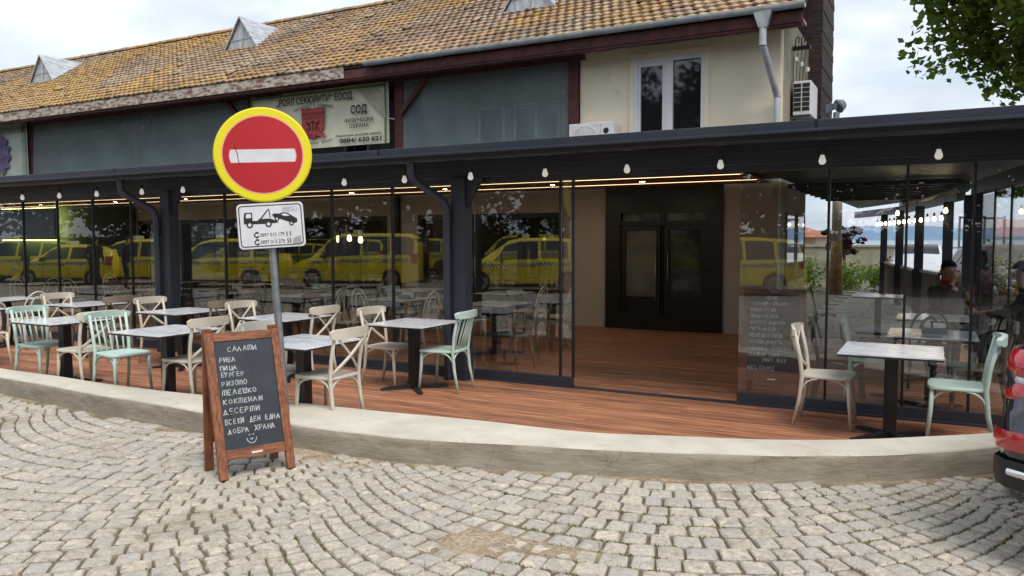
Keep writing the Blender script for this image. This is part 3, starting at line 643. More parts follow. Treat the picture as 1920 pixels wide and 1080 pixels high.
def lichen(m):
    n = m.node_tree.nodes; l = m.node_tree.links.new; b = n['Principled BSDF']
    t = n.new('ShaderNodeTexCoord')
    def layer(col, sc_, lo, hi, big, blo, bhi, mx_=1.):
        src = b.inputs['Base Color'].links[0].from_socket
        z = n.new('ShaderNodeTexNoise'); z.inputs['Scale'].default_value = sc_; z.inputs['Detail'].default_value = 7; z.inputs['Roughness'].default_value = .72
        y = n.new('ShaderNodeTexNoise'); y.inputs['Scale'].default_value = big; y.inputs['Detail'].default_value = 3
        l(t.outputs['Object'], z.inputs['Vector']); l(t.outputs['Object'], y.inputs['Vector'])
        r = n.new('ShaderNodeMapRange'); r.inputs['From Min'].default_value = lo; r.inputs['From Max'].default_value = hi; l(z.outputs['Fac'], r.inputs['Value'])
        q = n.new('ShaderNodeMapRange'); q.inputs['From Min'].default_value = blo; q.inputs['From Max'].default_value = bhi; q.inputs['To Max'].default_value = mx_; l(y.outputs['Fac'], q.inputs['Value'])
        mu = n.new('ShaderNodeMath'); mu.operation = 'MULTIPLY'; l(r.outputs['Result'], mu.inputs[0]); l(q.outputs['Result'], mu.inputs[1])
        k = n.new('ShaderNodeMixRGB'); k.inputs['Color2'].default_value = col; l(mu.outputs[0], k.inputs['Fac']); l(src, k.inputs['Color1']); l(k.outputs['Color'], b.inputs['Base Color'])
    layer(s2l(178, 164, 138), 6, .44, .60, .55, .36, .56, .8)        # pale grey lichen
    layer(s2l(186, 144, 56), 6, .44, .57, .30, .43, .58, .85)        # orange lichen
    layer(s2l(92, 78, 40), 9, .52, .66, .5, .42, .62, .8)            # dark moss
lichen(mt)
o = tl.build('roof_tiles', mt, roof, recalc=False); autosmooth(o, 50)
rc = MB(); x = XL
while x < XR:
    zc = rz(YR)+.0; rr = r2.uniform(.10, .115)
    pts = []
    for k in range(7):
        a = math.pi*k/6; pts.append((math.cos(a)*rr*1.25, math.sin(a)*rr))
    vs = [(x, YR+p[0], zc+p[1]-.02) for p in pts]+[(x+.42, YR+p[0]*.88, zc+p[1]*.88-.02+r2.uniform(-.01, .01)) for p in pts]
    rc.add(vs, [(k, k+1, 8+k, 7+k) for k in range(6)]+[tuple(range(7))]); x += .38
rc.build('ridge_tiles', mt, roof, recalc=False)
# eaves fascia boards and gutter
fb = MB(); fb.box(-38, -11.2, YE-.02, YE+.02, ZE-.28, ZE-.05); fb.build('fascia_board', 'flaky_timber', bld)
fb = MB(); fb.box(-11.199, -1.92, YE+.0, YE+.04, ZE-.30, ZE-.09); fb.build('fascia_board', 'red_timber', bld)
fb = MB(); fb.box(-38, -1.95, YE+.041, YF-.045, ZE-.24, ZE-.19); fb.build('soffit', 'flaky_timber', bld)
fb = MB(); fb.box(-38, -1.95, YE+.021, YE+.14, ZE-.34, ZE-.241); fb.build('eave_beam', 'red_timber', bld)
gt = MB(); x0 = -10.55; n_ = 9
def gut(x0, x1, y, z, r, a0=math.pi, a1=2*math.pi):
    vs = []
    for xx in (x0, x1):
        for k in range(n_):
            a = a0+(a1-a0)*k/(n_-1); vs.append((xx, y+math.cos(a)*r, z+math.sin(a)*r))
        for k in range(n_):
            a = a1+(a0-a1)*k/(n_-1); vs.append((xx, y+math.cos(a)*(r-.006), z+math.sin(a)*(r-.006)))
    m_ = 2*n_
    return vs, [(k, (k+1) % m_, m_+(k+1) % m_, m_+k) for k in range(m_)]+[tuple(range(m_)), tuple(range(2*m_-1, m_-1, -1))]
gt.add(*gut(-10.55, -1.88, YE-.09, ZE-.03, .085))
gutter = gt.build('gutter', 'zinc', bld)
gj = MB(); x = -10.4
while x < -1.9: gj.add(*gut(x, x+.035, YE-.09, ZE-.03, .092)); x += .86
gj.build('gutter_bracket', 'zinc', gutter)
dp = MB(); hx = -2.52
dp.add([(hx-.15, YE-.15, ZE-.07), (hx+.15, YE-.15, ZE-.07), (hx+.15, YE+.03, ZE-.07), (hx-.15, YE+.03, ZE-.07), (hx-.065, YE-.11, ZE-.34), (hx+.065, YE-.11, ZE-.34), (hx+.065, YE+.0, ZE-.34), (hx-.065, YE+.0, ZE-.34)],
       [(3, 2, 1, 0), (4, 5, 6, 7), (0, 1, 5, 4), (1, 2, 6, 5), (2, 3, 7, 6), (3, 0, 4, 7)])
dp.tube([(hx, YE-.05, ZE-.33), (hx, YE-.05, ZE-.62)], .058, 12); dp.tube([(hx, YE-.05, ZE-.60), (hx+.14, YF-.13, ZE-1.35)], .055, 12); dp.tube([(hx+.14, YF-.13, ZE-1.32), (hx+.14, YF-.13, 2.85)], .055, 12)
for z in (ZE-.62, ZE-1.36, ZE-1.9, ZE-2.2): dp.tube([(hx+(0 if z > ZE-1 else .14), (YE-.05 if z > ZE-1 else YF-.13), z), (hx+(0 if z > ZE-1 else .14), (YE-.05 if z > ZE-1 else YF-.13), z+.04)], .063, 12)
o = dp.build('downpipe', 'zinc', bld); autosmooth(o)
# dormer vents
for (dx, dyy) in ((-26.3, 15.9), (-17.05, 15.9), (-7.85, 15.35)):
    zb = rz(dyy); za = zb+.80; yb = dyy+.80/SL
    fr_ = MB(); fr_.add([(dx-.58, dyy, zb-.03), (dx+.58, dyy, zb-.03), (dx, dyy, za), (dx-.58, dyy+.03, zb-.03), (dx+.58, dyy+.03, zb-.03), (dx, dyy+.03, za)], [(0, 1, 2), (5, 4, 3), (0, 3, 4, 1), (1, 4, 5, 2), (2, 5, 3, 0)])
    dm = fr_.build('dormer', 'zinc_sheet', roof)
    sd_ = MB(); sd_.add([(dx-.66, dyy-.06, zb-.05), (dx, dyy-.08, za+.05), (dx+.66, dyy-.06, zb-.05), (dx, yb+.1, za+.05), (dx-.60, dyy-.055, zb-.04), (dx, dyy-.075, za+.01), (dx+.60, dyy-.055, zb-.04)],
                        [(0, 1, 3), (1, 2, 3), (0, 4, 5, 1), (1, 5, 6, 2)])
    sd_.build('dormer_cheek', 'zinc_sheet', dm)
    bd = MB(); bd.beam((dx-.40, dyy-.012, zb+.22), (dx+.40, dyy-.012, zb+.24), .012, .02); bd.beam((dx+.03, dyy-.012, zb+.02), (dx+.14, dyy-.012, zb+.6), .012, .02); bd.build('trim_bar', 'zinc', dm)
an = MB(); an.tube([(-13.2, YR, rz(YR)), (-13.2, YR, rz(YR)+2.2)], .022, 6); an.build('aerial_mast', 'black_metal', bld)
# shade net across the gallery
def netmat():
    m = bpy.data.materials.new('green shade net'); m.use_nodes = True; n = m.node_tree.nodes; l = m.node_tree.links.new; b = n['Principled BSDF']
    b.inputs['Base Color'].default_value = s2l(146, 160, 160); b.inputs['Roughness'].default_value = .95; b.inputs['Specular IOR Level'].default_value = .1
    t = n.new('ShaderNodeTexCoord'); z = n.new('ShaderNodeTexNoise'); z.inputs['Scale'].default_value = 1.2; l(t.outputs['Object'], z.inputs['Vector'])
    r = n.new('ShaderNodeMapRange'); r.inputs['To Min'].default_value = .36; r.inputs['To Max'].default_value = .54; l(z.outputs['Fac'], r.inputs['Value']); l(r.outputs['Result'], b.inputs['Alpha']); return m
M['net'] = netmat()
for k, (a, b_) in enumerate(((-10.1, -6.22), (-23.5, -14.65), (-33, -23.7))):
    v = []; nxn, nzn = 40, 8
    for j in range(nzn+1):
        for i in range(nxn+1):
            x = a+(b_-a)*i/nxn; z = 2.8+(5.05-2.8)*j/nzn
            v.append((x, YF-.03-.03*math.sin(i*.8+j*.5)*math.sin(math.pi*j/nzn)-.02*math.sin(i*.23), z))
    nb = MB(); nb.add(v, [(j*(nxn+1)+i, j*(nxn+1)+i+1, (j+1)*(nxn+1)+i+1, (j+1)*(nxn+1)+i) for j in range(nzn) for i in range(nxn)])
    o = nb.build('shade_net', 'net', smooth=True, recalc=False)
    tag(o, ['dark green shade net across the gallery bay beside the cream wall', 'long dark green shade net across gallery bays left of banner', 'dark green shade net behind the flower poster at far left'][k], 'shade net', 'shade nets across the upper gallery')

# ================================================================== PERGOLA
perg = thing('pergola', 'anthracite metal pergola roof over the glazed terrace front', 'pergola')
YG = 8.03
gtr = MB(); gtr.prism([(7.28, 2.55), (7.28, 2.71), (7.31, 2.71), (7.31, 2.67), (7.42, 2.67), (7.42, 2.72), (7.44, 2.72), (7.44, 2.55)], -27, 1.5, 'x'); gtr.build('fascia_gutter', 'anthracite', perg, bevel=.006)
gl_ = MB(); gl_.box(-27, 1.5, 7.20, 7.279, 2.60, 2.625); gl_.build('fascia_lip', 'anthracite', perg, bevel=.004)
for x in (-5.66, -.93, -10.4): 
    j = MB(); j.box(x-.01, x+.01, 7.276, 7.281, 2.55, 2.712); j.build('fascia_joint', 'black_metal', perg)
bm = MB(); bm.box(-27, 1.5, YG-.13, YG+.10, 2.40, 2.60); bm.build('front_beam', 'anthracite', perg, bevel=.006)
bm = MB(); bm.box(-27, 1.5, YG-.045, YG+.045, 2.345, 2.399); bm.build('top_track', 'anthracite', perg)
rfb = MB(); x = -26.5
while x < 1.4:
    rfb.prism([(7.445, 2.56), (YG-.131, 2.60), (YG-.131, 2.66), (7.445, 2.66)], x-.03, x+.03, 'x'); x += .93
rfb.build('rafter', 'anthracite', perg)
rs_ = MB(); rs_.add([(-27, 7.44, 2.665), (1.55, 7.44, 2.665), (1.6, 9, 2.69), (1.0, 13.8, 2.69), (.45, 17.2, 2.69), (-.75, 24.5, 2.69), (-2.3, 29, 2.69), (-2.31, 13.85, 2.69), (-27, 13.85, 2.69)]+
         [(-27, 7.44, 2.72), (1.55, 7.44, 2.72), (1.6, 9, 2.75), (1.0, 13.8, 2.75), (.45, 17.2, 2.75), (-.75, 24.5, 2.75), (-2.3, 29, 2.75), (-2.31, 13.85, 2.75), (-27, 13.85, 2.75)],
         [tuple(range(8, -1, -1)), tuple(range(9, 18))]+[(i, (i+1) % 9, 9+(i+1) % 9, 9+i) for i in range(9)]); rs_.build('roof_panel', 'anthracite', perg)
for k, x in enumerate([-23.5, -20.5, -17.5, -15, -12.5, -10.2, -8, -5.8, -4.2]):
    for y in (10.0, 12.25):
        q = MB(); q.lathe([(.001, 2.6145), (.062, 2.6145), (.062, 2.606), (.048, 2.604), (.047, 2.609), (.001, 2.609)], 16, (x, y, 0)); dl = q.build('downlight', 'pvc', perg)
        q = MB(); q.add([(x+.045*math.cos(-2*math.pi*j_/14), y+.045*math.sin(-2*math.pi*j_/14), 2.6075) for j_ in range(14)], [tuple(range(14))]); q.build('lens', 'spot', dl, recalc=False)
# timber slat ceiling with warm light lines
cs = MB(); y = YG+.13; cr = random.Random(3)
while y < 13.7:
    x = -27
    while x < -2.5:
        ln = cr.uniform(2.4, 4); cs.box(x, min(x+ln, -2.45), y, y+.10, 2.615, 2.635); x += ln+.004
    y += .118
cs.build('ceiling_slats', mat('ceiling slats', s2l(150, 100, 70), .5, col2=s2l(112, 70, 48), scale=3, stretch=(.5, 9, 1), island=.15), perg, recalc=False)
for y in (9.2, 10.4, 11.6, 12.8):
    l_ = MB(); l_.box(-27, -2.5, y, y+.012, 2.611, 2.6145); l_.build('light_strip', 'led', perg)
posts = [(-10.07, 7.93), (-4.94, 7.93), (-16.5, 7.93), (1.35, 8.03)]
for (x, y) in posts:
    p = MB(); p.box(x-.095, x+.095, y-.1, y+.08, .0, 2.40); p.build('post', 'anthracite', perg, bevel=.008)
    p = MB(); p.box(x-.13, x+.13, y-.13, y+.09, .012, .024); p.build('base_plate', 'anthracite', perg)
for x in (-10.07, -4.94, -16.5):
    d = MB(); xx = x-.12
    path = [(xx-.20, 7.36, 2.56), (xx-.20, 7.36, 2.46)]+arc((xx-.20, 7.36, 2.44), (xx-.20, 7.38, 2.35), (xx-.15, 7.48, 2.30), 6)+[(xx-.05, 7.70, 2.17)]+arc((xx-.03, 7.74, 2.13), (xx, 7.79, 2.08), (xx, 7.79, 1.98), 6)+[(xx, 7.79, .02)]
    d.tube(path, .048, 12); o = d.build('downpipe', 'anthracite', perg); autosmooth(o, 60)
    for z in (1.9, .9): 
        c = MB(); c.tube([(xx, 7.79, z), (xx, 7.79, z+.035)], .054, 12); c.box(xx, x-.09, 7.80, 7.82, z+.005, z+.03); c.build('pipe_clip', 'anthracite', perg)
    k = MB(); k.prism([(x+.096, 2.05), (x+.096, 2.399), (x+.30, 2.399)], 7.88, 7.94, 'y'); k.build('corner_bracket', 'anthracite', perg)
# right wing posts and eave beams
wing = [(.98, 11.0), (.56, 14.4)]
p = MB(); p.beam((1.42, 8.1, 2.46), (.56, 14.4, 2.46), .16, .2); p.build('side_beam', 'anthracite', perg)
for (x, y) in ((.56, 14.4), ): 
    p = MB(); p.box(x-.17, x+.09, y-.1, y+.1, 0, 2.36); p.build('post', 'anthracite', perg, bevel=.006)
for (a, b) in (((.40, 16.4, 2.47), (-.80, 24.4, 2.47)), ((-.80, 24.4, 2.47), (-2.35, 28.9, 2.47))):
    p = MB(); p.beam(a, b, .14, .2); p.build('side_beam', 'anthracite', perg)
p = MB(); p.tube([(.43, 16.1, 2.6), (-.79, 24.5, 2.6)], .12, 10); p.build('side_gutter', 'anthracite', perg)
for (x, y) in ((.22, 17.4), (-.30, 19.3), (-.78, 22.0), (-1.32, 25.6)):
    p = MB(); p.box(x-.09, x+.09, y-.09, y+.09, 0, 2.38); p.build('post', 'anthracite', perg)
for y in (14.9, 15.6, 16.3, 17.0, 17.7, 18.4, 19.4, 20.4):
    p = MB(); p.box(-2.35, interp([14, 24.4], [.5, -.8], y), y-.03, y+.03, 2.58, 2.66); p.build('joist', 'anthracite', perg)

# ================================================================== GLASS SCREENS
def screen(label, segs, y=YG, name='glass_screen'):
    t = thing(name, label, 'glass screen', (0, 0, 0))
    for (a, b) in segs:
        p = MB(); p.box(a+.004, b-.004, y-.005, y+.005, .13, 2.35); p.build('glass_pane', 'glass', t)
        q = MB(); q.box(b-.011, b+.011, y-.02, y+.02, .13, 2.345); q.build('pane_seal', 'black_metal', t)
    a, b = segs[0][0], segs[-1][1]
    r_ = MB(); r_.box(a, b, y-.03, y+.03, .012, .13); r_.box(a, b, y-.06, y+.05, .011, .035); r_.build('bottom_rail', 'anthracite', t, bevel=.004)
    return t
mx1 = [-27, -25, -23, -21, -19, -17.1, -16.06, -15.02, -13.98, -13.0, -12.05, -11.1, -10.15]
screen('tall frameless glass screen left of the first pergola downpipe', list(zip(mx1[:-1], mx1[1:])))
mx2 = [-9.98, -9.02, -8.02, -7.02, -6.03, -5.03]
screen('tall frameless glass screen between the two pergola downpipes', list(zip(mx2[:-1], mx2[1:])))
screen('two-pane glass screen at left edge of the open terrace entrance', [(-4.83, -3.70), (-3.69, -3.545)])
screen('tall glass screen right of the entrance behind the chalkboard', [(-1.725, -.895), (-.895, -.23), (-.23, .30), (.30, .86), (.86, 1.3)])
t = thing('glass_screen', 'angled side glass screen at the right end of terrace', 'glass screen')
A_, B_ = Vector((1.40, 8.15, 0)), Vector((.62, 14.25, 0)); n_ = 6
for i in range(n_):
    a = A_+(B_-A_)*i/n_; b = A_+(B_-A_)*(i+1)/n_
    p = MB(); p.beam((a.x, a.y, 1.24), (b.x, b.y, 1.24), .01, 2.2); p.build('glass_pane', 'glass', t)
    p = MB(); p.box(b.x-.015, b.x+.015, b.y-.015, b.y+.015, .13, 2.36); p.build('pane_seal', 'black_metal', t)
p = MB(); p.beam((A_.x, A_.y, .075), (B_.x, B_.y, .075), .06, .12); p.build('bottom_rail', 'anthracite', t)
th = MB(); th.box(-3.545, -1.725, YG-.05, YG+.05, .008, .022); o = th.build('door_track', 'anthracite', perg)
# ================================================================== CHAIRS AND TABLES
def rail_mb(hw, z0, h, bow, x, t=.022, n=14, lip=.0):
    m = MB(); vs = []
    for i in range(n+1):
        u = -1+2*i/n; y = u*hw; e = max(0, abs(u)-.8)/.2; hh = h*(1-.42*e*e); xc = x-bow*(1-u*u); zc = z0+h/2+.006*(1-u*u)
        for (dx, dz) in ((-t/2, -hh/2), (t/2, -hh/2), (t/2+lip, hh/2), (-t/2, hh/2)): vs.append((xc+dx, y, zc+dz))
    fs = [(i*4+j, i*4+(j+1) % 4, (i+1)*4+(j+1) % 4, (i+1)*4+j) for i in range(n) for j in range(4)]+[(3, 2, 1, 0), (n*4, n*4+1, n*4+2, n*4+3)]
    m.add(vs, fs); return m
def make_chair(style, m, name='cafe_chair'):
    t = thing(name, 'chair', 'chair')
    s = MB(); pl = [(-.20, -.185), (-.215, -.12), (-.218, 0), (-.215, .12), (-.20, .185), (-.10, .205), (.05, .218), (.15, .222), (.205, .205), (.222, .14), (.228, 0), (.222, -.14), (.205, -.205), (.15, -.222), (.05, -.218), (-.10, -.205)]
    n = len(pl); vs = []
    for k, (sc, z) in enumerate(((.95, .432), (1, .44), (1, .455), (.97, .464), (.72, .461), (.3, .457))): vs += [(x*sc, y*sc, z) for x, y in pl]
    s.add(vs, [(k*n+i, k*n+(i+1) % n, (k+1)*n+(i+1) % n, (k+1)*n+i) for k in range(5) for i in range(n)]+[tuple(range(n-1, -1, -1)), tuple(5*n+i for i in range(n))])
    autosmooth(s.build('seat', m, t), 50)
    top = .86 if style != 'hoop' else .46
    for sy in (-1, 1):
        l_ = MB(); l_.tube([(.185, sy*.185, .44), (.195, sy*.19, .25), (.215, sy*.205, 0)], [.019, .018, .013], 8); l_.build('leg', m, t, smooth=True)
        l_ = MB(); pts = [(-.265, sy*.20, 0), (-.215, sy*.192, .24), (-.195, sy*.19, .45)]
        if style != 'hoop': pts += [(-.215, sy*.195, .62), (-.268, sy*.20, .86)]
        l_.tube(pts, [.014, .018, .019]+([.018, .016] if style != 'hoop' else []), 8); l_.build('rear_post' if style != 'hoop' else 'leg', m, t, smooth=True)
    for sy in (-1, 1):
        for pts in (arc((.195, sy*.188, .27), (.185, sy*.195, .425), (.04, sy*.20, .432)), arc((-.205, sy*.192, .27), (-.195, sy*.195, .425), (-.06, sy*.198, .432)), arc((.19, sy*.188, .28), (.19, sy*.18, .425), (.19, sy*.05, .432)), arc((-.2, sy*.188, .28), (-.2, sy*.18, .425), (-.2, sy*.05, .432))):
            b = MB(); b.tube(pts, .009, 6); b.build('brace', m, t, smooth=True)
    if style == 'cross':
        autosmooth(rail_mb(.255, .795, .092, .045, -.262, lip=.004).build('top_rail', m, t), 50)
        for sy in (-1, 1):
            b = MB(); pts = [Vector((-.20-.085*(k/8)-.028*math.sin(math.pi*k/8)+.006*sy, sy*(-.185+.37*k/8), .485+.33*(k/8))) for k in range(9)]
            b.tube(pts, .016, 6, flat=.6); b.build('cross_bar', m, t, smooth=True)
        k = MB()
        for sy in (-1, 1): k.lathe([(.0, -.262), (.014, -.262), (.017, -.255), (.017, -.24)], 8, (-.02, sy*.2, .845), 'x')
        k.build('rail_cap', m, t, smooth=True)
    elif style == 'spindle':
        autosmooth(rail_mb(.252, .81, .075, .05, -.275, t=.028, lip=.016).build('top_rail', m, t), 50)
        for i in range(5):
            u = -1+2*(i+.5)/5; y = u*.17; b = MB()
            b.tube([(-.185, y*.92, .45), (-.205-.03*(1-u*u), y*.97, .62), (-.262-.042*(1-u*u), y*1.02, .83)], [.0105, .0105, .009], 7); b.build('spindle', m, t, smooth=True)
    else:
        for (hw, h, nm) in ((.195, .88, 'hoop_back'), (.105, .80, 'inner_hoop')):
            b = MB(); pts = []
            for k in range(21):
                a = math.pi*k/20; yy = -math.cos(a)*hw*(1 if k in (0, 20) else 1.02); zz = .45+(h-.45)*min(1, math.sin(a)**.62 if a > 0 and a < math.pi else 0)
                pts.append((-.19-.10*(zz-.45)/.43, yy, max(zz, .45)))
            b.tube(pts, .0135, 8); b.build(nm, m, t, smooth=True)
    return t
protos = {}
def place_chair(style, m, x, y, face, label, group):
    """x, y: middle of the top rail; face: +1 looks towards +X, -1 towards -X, or an angle"""
    rz = (0 if face == 1 else math.pi) if face in (1, -1) else face
    ox, oy = x+.27*math.cos(rz), y+.27*math.sin(rz); key = (style, m)
    if key not in protos:
        protos[key] = make_chair(style, m); c = protos[key]; c.location = (ox, oy, .012); c.rotation_euler = (0, 0, rz); c['label'] = label; c['group'] = group
    else: c = copy_thing(protos[key], (ox, oy, .012), rz, label, group)
    return c
j = random.Random(11)
GO = 'chairs on the open terrace'
for (st_, m_, x, y, f, lab) in [
    ('cross', 'beige', -4.55, 5.42, -1, 'beige cross-back chair standing just right of the small street chalkboard'),
    ('cross', 'beige', -6.33, 7.10, -1, 'beige cross-back chair behind sign post, at right of the ashtray table'),
    ('cross', 'beige', -5.75, 7.22, 1, 'beige cross-back chair facing right at left of table beside the second downpipe'),
    ('spindle', 'mint', -4.50, 7.30, R(186), 'mint spindle-back chair standing against the second pergola post and downpipe'),
    ('cross', 'beige', -1.08, 7.49, 1, 'beige chair standing before the indoor chalkboard, at right-hand terrace table'),
    ('spindle', 'mint', .47, 7.42, -1, 'mint spindle-back chair beside the dark car at far right'),
    ('cross', 'beige', -6.44, 5.50, -1, 'beige cross-back chair partly hidden behind the left edge of street chalkboard'),
    ('spindle', 'mint', -8.0, 5.46, R(-6), 'mint spindle-back chair, second from left along the low wall'),
    ('spindle', 'mint', -9.5, 5.46, R(4), 'mint spindle-back chair, leftmost mint chair along the low wall'),
    ('cross', 'beige', -8.12, 5.44, -1, 'beige cross-back chair standing back to back with the second mint chair'),
    ('cross', 'taupe', -10.05, 7.06, -1, 'brownish cross-back chair left of first downpipe, facing left'),
    ('cross', 'beige', -11.5, 7.05, 1, 'beige cross-back chair behind the leftmost mint chair, facing right'),
    ('cross', 'beige', -9.5, 7.12, 1, 'beige cross-back chair right in front of the first pergola post'),
    ('cross', 'taupe', -8.12, 7.18, -1, 'brownish cross-back chair right of first pergola post, facing left'),
    ('cross', 'beige', -7.8, 7.16, 1, 'beige cross-back chair left of the ashtray table, facing right'),
    ('cross', 'cream', -5.68, 5.42, 1, 'cream chair whose top shows above the street chalkboard'),
    ('hoop', 'beige', -10.75, 5.75, -1, 'beige hoop-back terrace chair at the left picture edge beside leftmost mint chair'),
    ('hoop', 'beige', -12.15, 7.15, -1, 'beige hoop-back terrace chair at the left picture edge, close to the glass'),
    ]: place_chair(st_, m_, x, y, f, lab, GO)
def make_table():
    t = thing('cafe_table', 'table', 'table')
    p = MB(); p.box(-.38, .38, -.40, .40, .733, .745); p.build('table_top', 'marble', t, bevel=.002)
    p = MB(); p.box(-.379, .379, -.399, .399, .718, .7329); p.build('top_edge', 'black_plastic', t)
    p = MB(); p.box(-.05, .05, -.05, .05, .045, .717); p.build('stem', 'black_metal', t, bevel=.004)
    p = MB(); p.box(-.2, .2, -.2, .2, .70, .7175); p.build('top_plate', 'black_metal', t)
    b = MB()
    for a in (45, 135, 225, 315):
        s0 = len(b.v); b.add([(.02, -.035, 0.016), (.02, .035, 0.016), (.02, .035, .06), (.02, -.035, .06), (.38, -.028, .0), (.38, .028, .0), (.38, .024, .022), (.38, -.024, .022), (.34, -.03, .0), (.34, .03, .0), (.34, .026, .028), (.34, -.026, .028)],
              [(0, 1, 2, 3), (7, 6, 5, 4), (0, 8, 9, 1), (1, 9, 10, 2), (2, 10, 11, 3), (3, 11, 8, 0), (8, 4, 5, 9), (9, 5, 6, 10), (10, 6, 7, 11), (11, 7, 4, 8)])
        b.xf(Matrix.Rotation(R(a), 4, 'Z'), s0)
    b.build('base', 'black_metal', t); return t
tp = None
def place_table(x, y, lab, grp, rz=0):
    global tp
    if tp is None: tp = make_table(); c = tp; c.location = (x, y, .012); c.rotation_euler = (0, 0, rz); c['label'] = lab; c['group'] = grp
    else: c = copy_thing(tp, (x, y, .012), rz, lab, grp)
    return c
GT = 'marble tables on the open terrace'
for (x, y, lab) in [(-.29, 7.2, 'white marble table between a beige and a mint chair near the dark car'),
                    (-5.10, 7.16, 'white marble table left of second pergola post with its cross base showing'),
                    (-5.07, 5.38, 'white marble table directly behind the right edge of the street chalkboard'),
                    (-6.88, 7.02, 'white marble table with black ashtray behind the sign post'),
                    (-6.95, 5.40, 'white marble table just left of the street chalkboard'),
                    (-8.68, 6.98, 'white marble table directly in front of the first pergola post'),
                    (-8.93, 5.55, 'white marble table between the two left mint chairs'),
                    (-10.92, 7.12, 'white marble table left of first pergola post behind leftmost mint chair'),
                    (-11.5, 5.75, 'white marble table cut by left picture edge'), (-13.0, 7.15, 'white marble table farthest left, close to the glass')]:
    place_table(x, y, lab, GT, j.uniform(-.015, .015))
a = thing('ashtray', 'black round ashtray on the marble table behind the sign post', 'ashtray', (-6.55, 7.12, .757))
p = MB(); p.lathe([(.045, 0), (.055, .028), (.048, .028), (.038, .008), (.002, .008)], 20); autosmooth(p.build('bowl', 'black_plastic', a))
p = MB()
for k in range(3): p.box(.04*math.cos(k*2.1)-.006, .04*math.cos(k*2.1)+.006, .04*math.sin(k*2.1)-.006, .04*math.sin(k*2.1)+.006, .027, .031)
p.build('rest', 'black_plastic', a)
# ---- indoors: two rows of tables with chairs
ords = ['first', 'second', 'third', 'fourth', 'fifth', 'sixth', 'seventh', 'eighth']
GI = 'chairs inside the glazed terrace'; GTI = 'marble tables inside the glazed terrace'
rowA = [-5.58, -7.42, -9.25, -11.1, -12.95, -14.9, -17.0]; rowB = [-6.6, -8.5, -10.4, -12.3, -14.3, -16.4]
styl = {0: ('hoop', 'beige'), 1: ('cross', 'black_plastic'), 2: ('hoop', 'beige'), 3: ('cross', 'taupe'), 4: ('hoop', 'black_plastic')}
k = 0
for (row, yy, nm) in ((rowA, 9.95, 'front-row'), (rowB, 11.9, 'back-row')):
    for i, x in enumerate(row):
        place_table(x, yy+j.uniform(-.08, .08), 'white marble table indoors, %s %s table counted from the entrance' % (ords[i], nm), GTI, j.uniform(-.03, .03))
        for sd_ in (-1, 1):
            st_, m_ = styl[(k*3+i) % 5]; k += 1
            if x == rowA[0] and sd_ == 1: st_, m_ = 'cross', 'taupe'
            cn = {'beige': 'beige', 'taupe': 'brownish', 'black_plastic': 'black'}[m_]
            place_chair(st_, m_, x+sd_*(.80 if nm == 'front-row' else .84)+j.uniform(-.06, .06), yy+j.uniform(-.1, .1), (1 if sd_ < 0 else -1),
                        '%s %s-back chair %s of %s indoor %s table from entrance' % (cn, 'hoop' if st_ == 'hoop' else 'cross', 'left' if sd_ < 0 else 'right', ords[i], nm), GI)
place_chair('hoop', 'beige', -5.05, 11.3, R(200), 'beige hoop-back chair standing alone by the taupe wall left of the door', GI)
place_table(.0, 8.60, 'white marble table with condiment caddy behind the right-hand glass', GTI)
place_chair('spindle', 'mint', -.80, 8.66, R(4), 'mint spindle-back chair behind the right-hand glass, left of caddy table', GI)
place_chair('cross', 'taupe', .66, 8.55, -1, 'brownish chair behind the right-hand glass, right of caddy table', GI)
place_table(.0, 10.45, 'white marble table in right wing in front of the seated man', GTI)
place_chair('hoop', 'black_plastic', -.02, 9.72, R(90), 'black hoop-back chair in right wing with its back to the glass', GI)
place_chair('hoop', 'black_plastic', .78, 10.9, R(200), 'black hoop-back chair of the capped person in right wing', GI)
place_chair('hoop', 'black_plastic', .12, 11.72, R(-75), 'black hoop-back chair under the man with red collar', GI)
place_table(-.78, 14.0, 'white marble table farthest back in the right wing', GTI)
place_chair('hoop', 'black_plastic', -1.75, 13.6, R(10), 'black hoop-back chair left of the farthest right-wing table', GI)
def caddy(x, y, lab):
    c = thing('condiment_caddy', lab, 'caddy', (x, y, .757), 0, 'caddies on tables')
    p = MB(); p.box(-.11, .11, -.07, .07, 0, .012); p.box(-.11, .11, -.07, -.062, .012, .06); p.box(-.11, .11, .062, .07, .012, .06); p.build('tray', 'black_plastic', c)
    p = MB(); p.lathe([(.03, .012), (.032, .09), (.018, .105), (.018, .12)], 12, (-.06, 0, 0)); autosmooth(p.build('shaker', 'ceramic', c))
    p = MB(); p.box(-.01, .095, -.045, .045, .012, .10); p.build('napkin_stack', 'ceramic', c, bevel=.004)
    p = MB(); p.tube([(-.10, 0, .012)]+arc((-.10, 0, .1), (0, 0, .2), (.10, 0, .1))+[(.10, 0, .012)], .004, 6); p.build('handle', 'black_metal', c)
caddy(.02, 8.62, 'black caddy of napkins and shaker on table behind right-hand glass')
caddy(-7.25, 10.0, 'black caddy of napkins on second front-row indoor table')
caddy(-11.0, 10.0, 'black caddy of napkins on fourth front-row indoor table')
